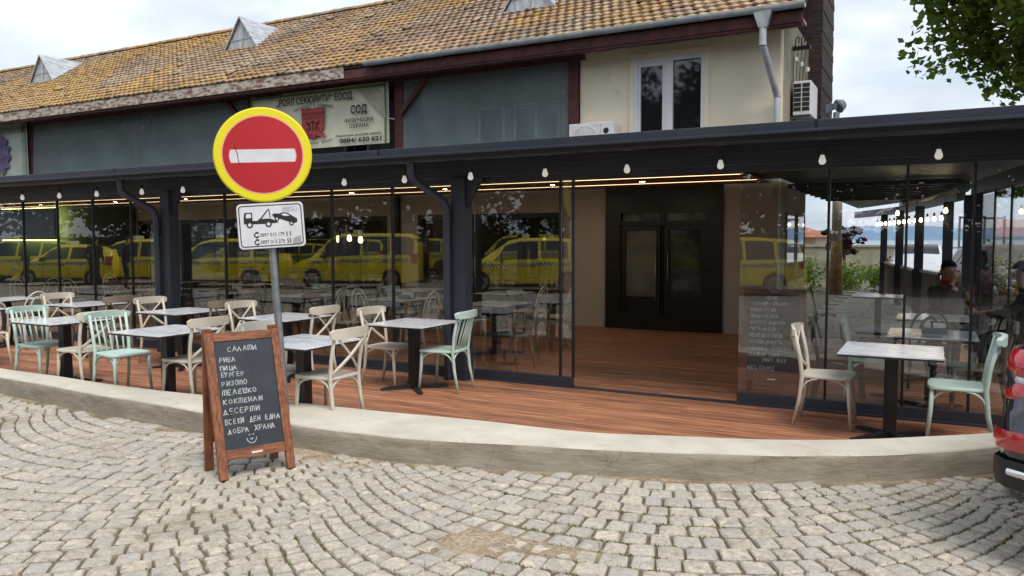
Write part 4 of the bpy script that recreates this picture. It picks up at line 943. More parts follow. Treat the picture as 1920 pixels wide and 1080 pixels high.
# low wooden-framed chalkboards
def a_board(name, label, loc, rz, w, Ls, T, lines, seed, m1='wood_frame', m2='wood_frame_h', sl0=.20, lh=.034, lw=.0050, dep=.335, face=True):
    t = thing(name, label, 'chalkboard sign', loc, rz); T = R(T); RX_ = Matrix.Rotation(-T, 4, 'X'); TB = math.asin(max(.0, dep-Ls*math.sin(T)-.034)/Ls)
    for (a, b) in ((-w/2, -w/2+.062), (w/2-.062, w/2)):
        p = MB(); p.box(a, b, -.016, .016, .0, Ls); p.xf(RX_); p.build('front_leg', m1, t, bevel=.003)
        q = MB(); q.box(a, b, -.016, .016, .0, Ls-.01); q.xf(Matrix.Translation((0, dep, 0)) @ Matrix.Rotation(TB, 4, 'X')); q.build('back_leg', m1, t, bevel=.003)
    for (a, b, nm) in ((Ls-.065, Ls-.001, 'top_rail'), (sl0-.07, sl0, 'bottom_rail')):
        p = MB(); p.box(-w/2+.063, w/2-.063, -.015, .015, a, b); p.xf(RX_); p.build(nm, m2, t, bevel=.003)
    p = MB(); p.box(-w/2+.064, w/2-.064, -.008, .010, sl0+.001, Ls-.066); p.xf(RX_); bd = p.build('slate', 'slate', t)
    p = MB(); p.box(-w/2+.064, w/2-.064, -.008, .010, sl0+.001, Ls-.066); p.xf(Matrix.Translation((0, dep, 0)) @ Matrix.Rotation(TB, 4, 'X')); p.build('back_panel', 'slate', t)
    p = MB(); p.box(-.035, .045, -.0165, -.0145, sl0-.047, sl0-.033); p.xf(RX_); p.build('maker_plate', 'cream', t)
    p = MB(); p.tube([(-w/2+.12, .06, .45), (-w/2+.12, dep-.14, .45)], .004, 5); p.build('stay_cord', 'black_metal', t)
    r_ = random.Random(seed); Ws, Hs = w-.128, Ls-.066-sl0
    for (txt, fx, fz, fw, hs) in lines:
        ch = MB(); chalk_line(ch, txt, -Ws/2+fx*Ws, Ls-.066-fz*Hs, lh*hs, fw*Ws, lw, r_, -.0095, .0); ch.xf(RX_); ch.build('chalk_line', 'chalk', bd, recalc=False)
    if face:
        ch = MB()
        cx, cz, rr = -.02, Ls-.066-.915*Hs, .035
        stroke(ch, [(cx+rr*math.cos(a), cz+rr*1.1*math.sin(a)) for a in [math.pi*(1.02+.96*k/10) for k in range(11)]], lw, -.0095)
        for sx in (-.016, .012): stroke(ch, [(cx+sx, cz+.02), (cx+sx+.004, cz+.024)], lw*1.3, -.0095)
        stroke(ch, [(cx-.01, cz-.006), (cx, cz-.014), (cx+.008, cz-.004)], lw, -.0095)
        ch.xf(RX_); ch.build('chalk_face', 'chalk', bd, recalc=False)
    return t
a_board('chalkboard_sign', 'wood-framed A-board with white Cyrillic chalk menu standing on the cobbles', (-4.23, 4.01, .002), R(66.2), .55, 1.045, 16,
        [('САЛАТИ', .22, .10, .52, 1), ('РИБА', .05, .195, .30, .95), ('ПИЦА', .05, .27, .31, .9), ('БУРГЕР', .05, .335, .42, .95), ('РИЗОТО', .05, .415, .46, 1), ('ТЕЛЕШКО', .05, .50, .60, 1), ('КОКТЕИЛИ', .05, .585, .68, 1), ('ДЕСЕРТИ', .04, .675, .62, 1.05), ('ВСЕКИ ДЕН ЕДНА', .04, .77, .95, 1.05), ('ДОБРА ХРАНА', .07, .855, .82, 1)], 4)
a_board('chalkboard_sign', 'taller dark-framed menu chalkboard standing indoors behind the right-hand glass', (-1.47, 8.42, .012), R(1), .62, 1.15, 8,
        [('МЕНЮ', .33, .055, .26, .9), ('САЛАТИ-SALADS', .03, .125, .80, .9), ('РИБА-FISH', .03, .205, .53, .9), ('ПИЦА-PIZZA', .02, .285, .58, .9), ('БУРГЕР-BURGER', .02, .365, .74, .9), ('РИЗО-RIZZO', .02, .445, .56, .9), ('ТЕЛЕШКО-BEEF', .02, .525, .72, .9), ('ПАСТА-PASTA', .02, .605, .70, .9), ('КОКТЕЙЛ-COCKTAILS', .0, .69, .98, .9), ('НАЛИВНА БИРА', .0, .77, .66, .9), ('DRAFT BEER', .30, .83, .50, .9), ('WELCOME', .0, .935, .58, 1.1)], 9, 'dark_wood_frame', 'dark_wood_frame', .24, .036, .0055, .36, False)

# ================================================================== NO-ENTRY SIGN
sg = thing('no_entry_sign', 'round red no-entry sign with yellow border on leaning grey post', 'road sign', (-4.77, 4.84, .17), R(41))
sg.rotation_euler = (-.051, -.062, R(41))
p = MB(); p.tube([(0, .035, 0), (0, .035, 2.58)], .031, 14); p.lathe([(.033, 2.575), (.033, 2.6), (.001, 2.605)], 14, (0, .035, 0)); autosmooth(p.build('post', 'galv', sg))
zc, RO = 2.225, .395
disc = MB(); disc.lathe([(.001, .0), (RO-.012, .0), (RO, .012), (RO-.002, .026), (RO-.02, .028), (.001, .028)], 72, (-.01, -.028, zc), 'y'); dd = disc.build('sign_disc', 'sign_yellow', sg); autosmooth(dd, 30)
def flat_disc(r, y, n=64, x=-.01, z=zc): m_ = MB(); m_.add([(x+r*math.cos(2*math.pi*k/n), y, z+r*math.sin(2*math.pi*k/n)) for k in range(n)], [tuple(range(n))]); return m_
flat_disc(.328, -.0292).build('border_line', 'pink', dd, recalc=False); flat_disc(.318, -.0300).build('red_face', 'sign_red', dd, recalc=False)
br = MB(); s0 = len(br.v)
rim = [(-.25+.012*(1-(v*2-1)**2)*-1, -.052+.104*v) for v in [k/6 for k in range(7)]]
poly = rim+[(-x, z) for x, z in reversed(rim)]
br.add([(x*1.03, -.0308, z*1.08) for x, z in poly], [tuple(range(len(poly)))]); br.xf(Matrix.Translation((-.01, 0, zc-.01)) @ Matrix.Rotation(R(1.2), 4, 'Y')); br.build('bar_outline', 'pink', dd, recalc=False)
br = MB(); br.add([(x, -.0316, z) for x, z in poly], [tuple(range(len(poly)))]); br.xf(Matrix.Translation((-.01, 0, zc-.01)) @ Matrix.Rotation(R(1.2), 4, 'Y')); br.build('white_bar', 'sign_white', dd, recalc=False)
sc_ = MB(); stroke(sc_, [(-.218, .10), (-.212, .06), (-.20, .02), (-.198, -.03), (-.185, -.075)], .006); sc_.xf(Matrix.Translation((-.01, -.0322, zc-.01))); sc_.build('scratch', 'sign_black', dd, recalc=False)
# tow-away plate
zp = 1.635
def rrect(w, h, r, n=6):
    o_ = []
    for (cx, cz, a0) in ((w/2-r, h/2-r, 0), (-w/2+r, h/2-r, 90), (-w/2+r, -h/2+r, 180), (w/2-r, -h/2+r, 270)):
        o_ += [(cx+r*math.cos(R(a0+90*k/n)), cz+r*math.sin(R(a0+90*k/n))) for k in range(n+1)]
    return o_
p = MB(); p.prism(rrect(.535, .375, .035), -.022, .0, 'y'); p.xf(Matrix.Translation((.01, 0, zp))); pt = p.build('tow_plate', 'sign_white', sg, bevel=.004)
def ring(w, h, r, t, y, m, par, x=.01, z=zp, nm='plate_border'):
    a, b = rrect(w, h, r), rrect(w-2*t, h-2*t, max(.004, r-t)); n_ = len(a); m_ = MB()
    m_.add([(u+x, y, v+z) for u, v in a]+[(u+x, y, v+z) for u, v in b], [(k, (k+1) % n_, n_+(k+1) % n_, n_+k) for k in range(n_)]); return m_.build(nm, m, par, recalc=False)
ring(.505, .345, .03, .008, -.0232, 'sign_black', pt)
def plate_poly(pts, y=-.0234, m_=None): m_ = m_ or MB(); m_.add([(x+.01, y, z+zp) for x, z in pts], [tuple(range(len(pts)))]); return m_
tw = MB()
plate_poly([(-.215, .02), (-.215, .075), (-.205, .115), (-.145, .115), (-.145, .045), (-.10, .045), (-.10, .058), (-.075, .058), (-.003, .058), (.045, .035), (.063, .02), (-.03, .015), (-.06, .015)], m_=tw)
plate_poly([(-.09, .055), (-.02, .135), (-.013, .13), (-.075, .055)], m_=tw); plate_poly([(-.006, .062), (-.014, .14), (-.006, .142), (.0, .062)], m_=tw)
plate_poly([(.012, .088), (.03, .098), (.075, .095), (.105, .105), (.14, .098), (.18, .068), (.21, .048), (.215, .02), (.19, .008), (.16, .015), (.075, .05), (.055, .052), (.03, .062)], m_=tw)
def circ(mb, cx, cz, r, y, n=18): mb.add([(cx+.01+r*math.cos(2*math.pi*k/n), y, cz+zp+r*math.sin(2*math.pi*k/n)) for k in range(n)], [tuple(range(n))])
for (cx, cz, r) in ((-.17, .012, .026), (-.02, .012, .026), (.05, .052, .019), (.165, .008, .019)): circ(tw, cx, cz, r, -.0242)
tw.build('tow_pictogram', 'sign_black', pt, recalc=False)
wh = MB()
for (cx, cz, r) in ((-.17, .012, .014), (-.02, .012, .014), (.05, .052, .009), (.165, .008, .009)): circ(wh, cx, cz, r, -.0250)
plate_poly([(-.198, .07), (-.192, .105), (-.155, .105), (-.155, .07)], -.0246, wh); plate_poly([(.085, .084), (.107, .095), (.135, .088), (.155, .072), (.115, .072)], -.0246, wh)
wh.build('pictogram_cutout', 'sign_white', pt, recalc=False)
for (zz, tx, t2) in ((-.075, '0897 013 179', '11'), (-.135, '0897 013 279', '53')):
    b = MB(); b.add([(-.105+.01, -.0228, zz-.026+zp), (.115, -.0228, zz-.026+zp), (.115, -.0228, zz+.024+zp), (-.105+.01, -.0228, zz+.024+zp)], [(0, 1, 2, 3)]); b.build('number_sticker', 'white_paint', pt, recalc=False)
    q = text_mb(tx, .032, .195, .012); q.xf(Matrix.Translation((.012, -.0236, zz-.016+zp))); q.build('phone_number', 'sign_black', pt, recalc=False)
    q = text_mb(t2, .038, .034, .02); q.xf(Matrix.Translation((.145, -.0236, zz-.018+zp))); q.build('phone_number', 'sign_black', pt, recalc=False)
    h = MB(); pts = arc((-.115, 0, zz+.022), (-.16, 0, zz+.005), (-.125, 0, zz-.02), 6); stroke(h, [(p_.x+.01, p_.z+zp) for p_ in pts], .009, -.0236); stroke(h, [(-.115, zz+.022+zp), (-.10, zz+.018+zp)], .013, -.0236); stroke(h, [(-.113, zz-.02+zp), (-.098, zz-.012+zp)], .013, -.0236)
    h.build('phone_symbol', 'sign_black', pt, recalc=False)
st_ = MB(); plate_poly([(.16, -.165), (.235, -.165), (.232, -.095), (.172, -.115)], -.0230, st_); st_.build('torn_sticker', 'fan_grey', pt, recalc=False); st_ = MB(); plate_poly([(.09, .10), (.22, .11), (.22, .15), (.095, .15)], -.0226, st_); st_.build('torn_sticker', mat('torn sticker', s2l(160, 162, 164), .7, col2=s2l(205, 206, 208), scale=30), pt, recalc=False)
for zz in (zc+.1, zc-.12, zp+.08, zp-.08):
    c = MB(); c.tube([(0, .035, zz), (0, .035, zz+.03)], .036, 12); c.box(-.06, .06, .0005, .012, zz, zz+.03); c.build('clamp', 'galv', sg)

# ================================================================== BANNERS
def banner(x0, x1, z0, z1, y, name, label, cat, m):
    t = thing(name, label, cat, ((x0+x1)/2, y, (z0+z1)/2)); w, h = (x1-x0)/2, (z1-z0)/2; v = []; nx_, nz_ = 48, 20
    fz = lambda u, q: -.018*math.sin(u*5+q*2)*.6-.03*math.exp(-((u-.75-.25*(1-q))**2)/.003)*(q > .35)
    for k in range(nz_+1):
        for i in range(nx_+1):
            u, q = i/nx_, k/nz_; v.append((-w+2*w*u, fz(u, q)*.6, -h+2*h*q-.05*(q > .9)*abs(math.sin(u*9))*(u < .25)))
    mb = MB(); mb.add(v, [(k*(nx_+1)+i, k*(nx_+1)+i+1, (k+1)*(nx_+1)+i+1, (k+1)*(nx_+1)+i) for k in range(nz_) for i in range(nx_)])
    c = mb.build('cloth', m, t, smooth=True, recalc=False); return t, c, w, h
bt, bc, bw, bh = banner(-14.42, -10.38, 3.76, 5.06, YF-.17, 'banner', 'faded cloth security-company banner with red shield tied under the eaves', 'banner', 'cloth_grey')
for (a, b, c, d) in ((-bw, -bw+.06, -bh, bh), (bw-.09, bw-.03, -bh, bh), (-bw+.061, bw-.091, bh-.09, bh-.03)):
    rb = MB(); rb.add([(a, -.045, c), (b, -.045, c), (b, -.045, d), (a, -.045, d)], [(0, 1, 2, 3)]); rb.build('hem', 'print_green', bc, recalc=False)
def bt_text(txt, x, z, h, wd, m='print_dark', bold=.0, rot=0):
    q = text_mb(txt, h, wd, bold); q.xf(Matrix.Translation((x, -.05, z)) @ Matrix.Rotation(R(rot), 4, 'Y')); q.build('printed_text', m, bc, recalc=False)
bt_text('„РОЯЛ СЕКЮРИТИ“ ЕООД', -.06, bh-.285, .155, 2.25, bold=.022)
for i, ch_ in enumerate('СИГУРНОСТ И ЛОЯЛНОСТ'):
    if ch_ != ' ':
        u = (i-9.5)/9.5; bt_text(ch_, -.06+u*.55, bh-.37-.07*u*u, .055, None, bold=.03, rot=12*u)
for i, ch_ in enumerate('ВАШИЯТ ДОБЪР ИЗБОР!'):
    if ch_ != ' ':
        u = (i-9)/9; bt_text(ch_, -.06+u*.58, bh-1.215+.05*u*u, .055, None, bold=.03, rot=-8*u)
bt_text('СОД', 1.24, bh-.61, .17, .45, bold=.03); bt_text('ФИЗИЧЕСКА', 1.24, bh-.80, .085, .80, bold=.02); bt_text('ОХРАНА', 1.24, bh-.925, .085, .54, bold=.02)
bt_text('Денонощен дежурен център:', 1.22, bh-1.10, .05, 1.30, bold=.025); bt_text('0884/ 630 621', 1.27, bh-1.235, .095, 1.16, bold=.035)
sx, sz, shs = -.08, bh-.72, .80
def sh(pts, y, m, nm): q = MB(); q.add([(sx+x*.92, y, sz+z*shs) for x, z in pts], [tuple(range(len(pts)))]); return q.build(nm, m, bc, recalc=False)
shield = [(-.36, .40), (-.24, .37), (-.12, .39), (0, .36), (.12, .39), (.24, .37), (.36, .40), (.35, .1), (.34, -.16), (.22, -.34), (0, -.46), (-.22, -.34), (-.34, -.16), (-.35, .1)]
sh([(x*1.05, z*1.05) for x, z in shield], -.047, 'print_red_dark', 'shield_outline'); sh(shield, -.049, 'print_red', 'shield')
sh([(-.33, .20), (.33, .20), (.335, .27), (-.335, .27)], -.051, 'print_red_dark', 'shield_band')
for k in range(9): sh([(-.30+k*.068, .21), (-.26+k*.068, .21), (-.26+k*.068, .26), (-.30+k*.068, .26)], -.0525, 'print_red', 'shield_mark')
bt_text('СЕКЮРИТИ', sx, sz+.075, .045, .50, 'print_red_dark', .03)
sh([(-.022, -.26), (.022, -.26), (.022, .06), (-.022, .06)], -.053, 'print_dark', 'shield_sword'); sh([(-.10, -.01), (.10, -.01), (.10, .022), (-.10, .022)], -.0535, 'print_dark', 'shield_sword')
for s_ in (-1, 1):
    q = MB()
    for (a, b, w_) in (((.05, -.20), (.09, -.06), .05), ((.09, -.06), (.15, -.02), .045), ((.07, -.2), (.12, -.27), .03), ((.09, -.14), (.16, -.18), .028), ((.09, -.07), (.05, -.02), .025), ((.15, -.02), (.17, .03), .04), ((.15, -.10), (.19, -.04), .016), ((.16, -.18), (.18, -.26), .024)):
        stroke(q, [(sx+s_*(a[0]+.03)*.92, sz+a[1]*shs), (sx+s_*(b[0]+.03)*.92, sz+b[1]*shs)], w_*.85, -.054)
    q.build('shield_beast', 'print_red_dark', bc, recalc=False)
sh([(-.30, -.30), (.22, -.28), (.24, -.40), (-.28, -.42)], -.0555, 'print_red', 'shield_ribbon'); sh([(.22, -.31), (.42, -.33), (.36, -.38), (.42, -.45), (.24, -.43)], -.0557, 'print_red', 'shield_ribbon')
q = text_mb('ОХРАНА', .05, .36, .03); q.xf(Matrix.Translation((sx-.03, -.057, sz-.31))); q.build('printed_text', 'print_red_dark', bc, recalc=False)
fd = MB(); fd.add([(bw-.82, -.050, bh-.09), (bw-.35, -.050, bh-.09), (bw-.10, -.050, bh-.30), (bw-.05, -.052, bh-.78), (bw-.14, -.07, bh-.70), (bw-.52, -.075, bh-.36)], [(0, 1, 2, 3, 4, 5)]); fd.build('folded_corner', mat('banner fold', s2l(172, 172, 150), .85, col2=s2l(150, 150, 128), scale=3), bc)
tie = MB(); tie.tube([(bw-.02, 0, bh-.78), (bw+.10, .06, bh-.80)], .012, 6); tie.tube([(-bw+.02, 0, bh-.1), (-bw-.1, .06, bh-.05)], .01, 6); tie.build('tie_cord', 'sign_white', bt)
# flower poster at the far left
ft, fc, fw_, fh_ = banner(-26.3, -23.55, 3.05, 5.14, YF-.17, 'poster', 'pale poster with a dark purple flower at far left gallery bay', 'poster', mat('pale poster cloth', s2l(170, 182, 170), .8, col2=s2l(158, 170, 160), scale=2))
fb_ = MB()
for k in range(40):
    q = random.Random(k); zz = -fh_+.05+k*2*fh_/40
    fb_.add([(fw_-.28+q.uniform(0, .1), -.03, zz), (fw_-.03, -.03, zz+.02), (fw_-.08, -.03, zz+.07), (fw_-.25, -.03, zz+.05)], [(0, 1, 2, 3)])
    fb_.add([(-fw_+.05+k*.066, -.03, fh_-.3), (-fw_+.10+k*.066, -.03, fh_-.26), (-fw_+.08+k*.066, -.03, fh_-.06), (-fw_+.04+k*.066, -.03, fh_-.1)], [(0, 1, 2, 3)])
fb_.build('leaf_border', mat('grey green print', s2l(112, 128, 108), .8, col2=s2l(150, 160, 146), scale=9), fc, recalc=False)
fl = MB()
for ring_ in range(4):
    for k in range(12):
        a = 2*math.pi*k/12+ring_*.3; r_ = .12+.10*ring_; cx, cz = .03+r_*math.cos(a), .15+r_*math.sin(a)*1.2
        fl.add([(cx+.11*math.cos(b+a)*1.1, -.034-.002*(3-ring_)-.0004*k, cz+.10*math.sin(b+a)) for b in [2*math.pi*m_/8 for m_ in range(8)]], [tuple(range(8))])
fl.build('flower_print', mat('purple petal print', s2l(112, 96, 132), .8, col2=s2l(58, 46, 72), scale=6), fc, recalc=False)
sm_ = MB(); stroke(sm_, [(.05, -.30), (.02, -.6), (.10, -.95)], .16, -.032); sm_.build('flower_stalk', mat('olive print', s2l(146, 140, 84), .8), fc, recalc=False)

# ================================================================== BULBS, SCREEN, AIR CONDITIONERS
cb = MB(); bx = [-15.6, -14.55, -13.5, -12.48, -11.52, -10.45, -9.55, -8.54, -7.5, -6.57, -5.64, -4.71, -3.76, -2.82, -1.86, -.93, .01, .95]
pts = []
for a, b in zip(bx[:-1], bx[1:]):
    pts += [(a+(b-a)*k/4, 7.75, 2.515-.018*math.sin(math.pi*k/4)) for k in range(4)]
cb.tube([(-27, 7.75, 2.53)]+pts+[(1.4, 7.75, 2.53)], .005, 5); fcab = cb.build('festoon_cable', 'black_metal'); tag(fcab, 'black festoon cable strung under the pergola fascia', 'cable')
def make_bulb(lit):
    t = thing('festoon_bulb', 'bulb', 'bulb'); s = MB(); s.lathe([(.014, .105), (.019, .10), (.021, .045), (.017, .03)], 10); autosmooth(s.build('socket', 'black_plastic', t))
    g_ = MB(); g_.lathe([(.017, .034), (.020, .02), (.029, -.006), (.033, -.023), (.029, -.042), (.016, -.054), (.001, -.057)], 16); autosmooth(g_.build('globe', 'bulb_lit' if lit else 'bulb', t), 80); return t
desc = ['leftmost unlit white festoon bulb under the fascia', 'unlit white festoon bulb above the left edge of the wall screen', 'unlit white festoon bulb above the middle of wall screen', 'unlit white festoon bulb just right of wall screen', 'unlit white festoon bulb left of the first downpipe bend', 'unlit white festoon bulb hanging behind the first downpipe bend', 'unlit white festoon bulb right of the first pergola post', 'unlit white festoon bulb half hidden by the round sign',
        'unlit white festoon bulb hidden behind the round sign', 'unlit white festoon bulb just right of the round sign', 'unlit white festoon bulb left of the second downpipe bend', 'unlit white festoon bulb on the second pergola post', 'unlit white festoon bulb above the two-pane glass by the entrance', 'unlit white festoon bulb above the left side of open entrance', 'unlit white festoon bulb above the right side of open entrance', 'unlit white festoon bulb above the beige chair by indoor chalkboard', 'unlit white festoon bulb above the right-hand terrace table', 'rightmost unlit white festoon bulb under the fascia']
b0 = None
for x, lab in zip(bx, desc):
    loc = (x, 7.75, 2.415)
    if b0 is None: b0 = make_bulb(False); b0.location = loc; b0['label'] = lab; b0['group'] = 'unlit bulbs along the fascia'; 
    else: copy_thing(b0, loc, 0, lab, 'unlit bulbs along the fascia')
lit0 = None; wp = [(-.62, 16.2), (.15, 15.2)]+[(.10-.20*k*.62, 17.2+.86*k*.62) for k in range(13)]
for k, (x, y) in enumerate(wp):
    lab = 'glowing warm bulb on the festoon string along the right wing eave'
    loc = (x, y, 2.08 if k > 1 else 2.16)
    if lit0 is None: lit0 = make_bulb(True); lit0.location = loc; lit0['label'] = lab; lit0['group'] = 'lit bulbs in the right wing'
    else: copy_thing(lit0, loc, 0, lab, 'lit bulbs in the right wing')
for k, (x, y, z) in enumerate([(-13.3, 15.4, 1.72), (-12.9, 15.2, 1.80), (-13.0, 15.5, 1.74), (-12.4, 15.2, 1.70), (-11.5, 15.3, 1.72), (-11.2, 15.1, 1.84), (-11.0, 15.2, 1.76), (-9.35, 15.0, 1.58)]):
    c = copy_thing(lit0, (x, y, z), 0, 'glowing warm pendant bulb in the dim dining room behind the windows', 'lit bulbs in the dining room'); c.scale = (1.7, 1.7, 1.7)
    q = MB(); q.tube([(0, 0, .1), (0, 0, 1.4-(z-1.7))], .004, 5); q.build('flex', 'black_metal', c)
tv = thing('wall_screen', 'large dark menu screen with yellow-green glow on the left wall', 'screen', (-23.15, 13.42, 2.15))
q = MB(); q.box(-1.36, 1.36, -.03, .02, -.45, .45); q.build('bezel', 'black_plastic', tv, bevel=.006)
q = MB(); q.box(-1.33, 1.33, -.034, -.031, -.42, .42); q.build('screen_face', mat('dim screen', (.008, .012, .018), .35, emit=(.05, .09, .13, 1), estr=.08), tv)
q = MB(); q.box(-1.38, 1.38, .03, .06, -.47, .47); q.build('back_light', mat('screen back light', (.6, .7, .2), .5, emit=(.72, .80, .22, 1), estr=5), tv)
q = MB(); q.box(-27, -19.0, 13.70, 13.88, .014, 2.6); o = q.build('green_tint_panel', 'dark_green_wall', bld)  # panel added to carry the reflected dark green tone
q = MB(); q.box(-10.36, -10.22, YF-.1, YF-.005, .014, 2.6); q.build('pilaster', 'black_metal', bld)
def ac_unit(label, loc, rz, face):
    t = thing('air_conditioner', label, 'air conditioner', loc, rz, 'outdoor units on the building'); b = MB(); b.box(-.44, .44, -.15, .15, 0, .60); b.build('casing', 'white_paint', t, bevel=.015)
    if face == 'fan':
        q = MB(); q.lathe([(.265, -.152), (.265, -.158), (.24, -.16), (.238, -.1535)], 32, (-.12, 0, .30), 'y'); q.build('fan_ring', 'white_paint', t)
        q = MB(); q.add([(-.12+.24*math.cos(2*math.pi*k/32), -.1525, .30+.24*math.sin(2*math.pi*k/32)) for k in range(32)], [tuple(range(32))]); q.build('fan_opening', 'fan_grey', t, recalc=False)
        q = MB()
        for k in range(24):
            a = 2*math.pi*k/24; q.beam((-.12+.05*math.cos(a), -.162, .30+.05*math.sin(a)), (-.12+.24*math.cos(a+.1), -.157, .30+.24*math.sin(a+.1)), .008, .008)
        q.lathe([(.001, -.170), (.05, -.167), (.05, -.155)], 16, (-.12, 0, .30), 'y'); q.build('fan_grille', 'white_paint', t)
        q = MB(); q.add([(.30+.055*math.cos(2*math.pi*k/20), -.1515, .44+.055*math.sin(2*math.pi*k/20)) for k in range(20)], [tuple(range(20))]); q.add([(.305+.03*math.cos(2*math.pi*k/12), -.1519, .425+.02*math.sin(2*math.pi*k/12)) for k in range(12)], [tuple(range(12))]); lg = q.build('badge', 'sign_black', t, recalc=False)
        q = MB(); q.box(.19, .196, -.153, -.151, .02, .58); q.build('panel_seam', 'fan_grey', t)
    else:
        q = MB()
        for r_ in range(6):
            for c_ in range(2): q.box(-.14+c_*.145, -.015+c_*.145, -.1535, -.1505, .07+r_*.083, .14+r_*.083)
        q.build('grille_slot', 'sign_black', t)
    q = MB()
    for sx_ in (-.33, .33): q.box(sx_-.02, sx_+.02, -.16, .22, -.05, -.005)
    q.build('bracket', 'galv', t); return t
ac_unit('white outdoor unit with fan grille at foot of the cream wall', (-5.64, 13.70, 3.22), 0, 'fan')
t = ac_unit('white outdoor unit with slotted side on the side wall corner', (-2.15, 15.32, 3.88), R(90), 'slot')
for ch_ in list(t.children):
    if ch_.name.startswith('grille_slot'): ch_.rotation_euler = (0, 0, R(-90)); ch_.location = (-.29, 0, 0)
# conduit and cable bracket by the corner
ib_ = thing('insulator_bracket', 'iron bracket with insulators and drooping cables on the side wall', 'cable bracket', (-2.34, 15.0, 5.05))
q = MB(); q.box(.0, .30, -.04, .04, 0, .06); q.build('bracket_bar', 'black_metal', ib_)
for k in range(3):
    q = MB(); q.tube([(.05+.1*k, 0, .06)]+arc((.05+.1*k, 0, .2), (.12+.1*k, 0, .28), (.1+.1*k, 0, .12)), .010, 6); q.build('hook', 'black_metal', ib_)
    q = MB(); q.lathe([(.02, -.2), (.035, -.19), (.035, -.13), (.02, -.12)], 10, (.06+.1*k, 0, -.1*k)); q.build('insulator', 'ceramic', ib_)
for k in range(4):
    q = MB(); q.tube(arc((.03+.07*k, 0, .1), (.0+.05*k, -.05, -.6), (.05+.04*k, .1, -.9-.05*k), 8), .006, 5); q.build('cable', 'black_metal', ib_)
# floodlight on the pergola roof, right
fl_ = thing('floodlight', 'small grey finned floodlight on top of pergola roof', 'floodlight', (-.84, 7.95, 2.73), R(35))
fl_.scale = (.42, .42, .42)
q = MB(); q.lathe([(.14, .0), (.16, .03), (.10, .16), (.04, .19)], 20, (0, 0, 0), 'x'); q.xf(Matrix.Translation((.02, 0, .42)) @ Matrix.Rotation(R(-25), 4, 'Y')); autosmooth(q.build('lamp_head', 'galv', fl_))
q = MB()
for k in range(6): q.box(-.20+.03*k, -.19+.03*k, -.09, .09, .30+.012*k, .48)
q.build('cooling_fin', 'galv', fl_); q = MB(); q.box(-.05, .05, -.05, .05, 0, .30); q.box(-.18, .12, -.12, .12, 0, .02); q.build('stand', 'galv', fl_)
# ================================================================== VEHICLES
M['taxi'] = mat('yellow car paint', (.84, .68, .02), .25, coat=.6)
M['white_car'] = mat('white car paint', (.70, .71, .72), .25, coat=.5)
M['red_car'] = mat('dark red car paint', (.22, .015, .02), .25, coat=.5)
M['suv_paint'] = mat('blue black metallic paint', (.016, .018, .026), .22, .3, coat=1.)
M['car_glass'] = mat('tinted car glass', (.012, .014, .016), .04, spec=.8)
M['trim'] = mat('black trim', (.012, .012, .013), .55)
M['lamp_red'] = mat('red lamp lens', (.42, .012, .016), .12, coat=1.)
M['lamp_clear'] = mat('clear lamp lens', (.62, .63, .66), .1, .2)
M['chrome'] = mat('chrome', (.72, .73, .75), .12, 1.)
PROF = {   # x, half width, z bottom, z belt, z top, half roof
 'mpv': [(-2.34, .74, .38, .86, .86, .62), (-2.30, .86, .30, .98, 1.06, .66), (-2.16, .90, .26, 1.03, 1.48, .64), (-1.98, .915, .24, 1.04, 1.66, .63), (-1.0, .92, .22, 1.02, 1.73, .64), (.1, .92, .22, 1.0, 1.72, .64), (.55, .92, .22, .99, 1.62, .64), (1.0, .915, .22, .98, 1.32, .68), (1.42, .90, .22, .98, 1.03, .72), (1.9, .87, .24, .88, .94, .66), (2.2, .80, .28, .76, .80, .58), (2.34, .62, .34, .62, .64, .5)],
 'van': [(-2.56, .82, .36, 1.05, 1.10, .74), (-2.53, .90, .30, 1.12, 1.60, .74), (-2.45, .94, .26, 1.14, 1.86, .72), (-2.2, .95, .24, 1.14, 1.94, .72), (-1.0, .95, .22, 1.12, 1.96, .72), (.5, .95, .22, 1.10, 1.94, .72), (.95, .95, .22, 1.08, 1.80, .71), (1.4, .94, .22, 1.07, 1.42, .74), (1.72, .92, .24, 1.05, 1.12, .76), (2.2, .88, .26, .92, .98, .68), (2.45, .80, .30, .80, .84, .6), (2.56, .64, .36, .66, .68, .5)],
 'hatch': [(-2.02, .70, .38, .84, .84, .6), (-1.98, .82, .30, .95, 1.02, .62), (-1.84, .86, .26, .98, 1.32, .6), (-1.62, .87, .24, .98, 1.46, .58), (-.8, .88, .22, .96, 1.53, .6), (.1, .88, .22, .94, 1.52, .6), (.45, .88, .22, .93, 1.42, .6), (.85, .875, .22, .92, 1.16, .64), (1.2, .86, .22, .92, .97, .66), (1.6, .83, .24, .82, .88, .62), (1.9, .76, .28, .72, .75, .54), (2.02, .60, .34, .58, .60, .46)],
 'suv': [(-2.37, .70, .42, .70, .71, .6), (-2.34, .84, .37, .76, .78, .68), (-2.28, .905, .33, .80, .83, .72), (-2.21, .925, .31, .84, 1.00, .74), (-2.16, .935, .30, 1.06, 1.14, .72), (-2.02, .94, .30, 1.10, 1.36, .68), (-1.78, .945, .30, 1.12, 1.60, .64), (-1.0, .95, .29, 1.10, 1.68, .65), (.1, .95, .29, 1.07, 1.67, .65), (.6, .95, .29, 1.05, 1.56, .65), (1.0, .945, .29, 1.04, 1.32, .69), (1.4, .93, .29, 1.04, 1.09, .74), (1.95, .90, .30, .98, 1.03, .70), (2.25, .82, .34, .86, .90, .62), (2.37, .64, .40, .70, .72, .52)],
}
WHEELS = {'mpv': (-1.36, 1.42, .33), 'van': (-1.55, 1.62, .35), 'hatch': (-1.22, 1.25, .30), 'suv': (-1.42, 1.42, .375)}
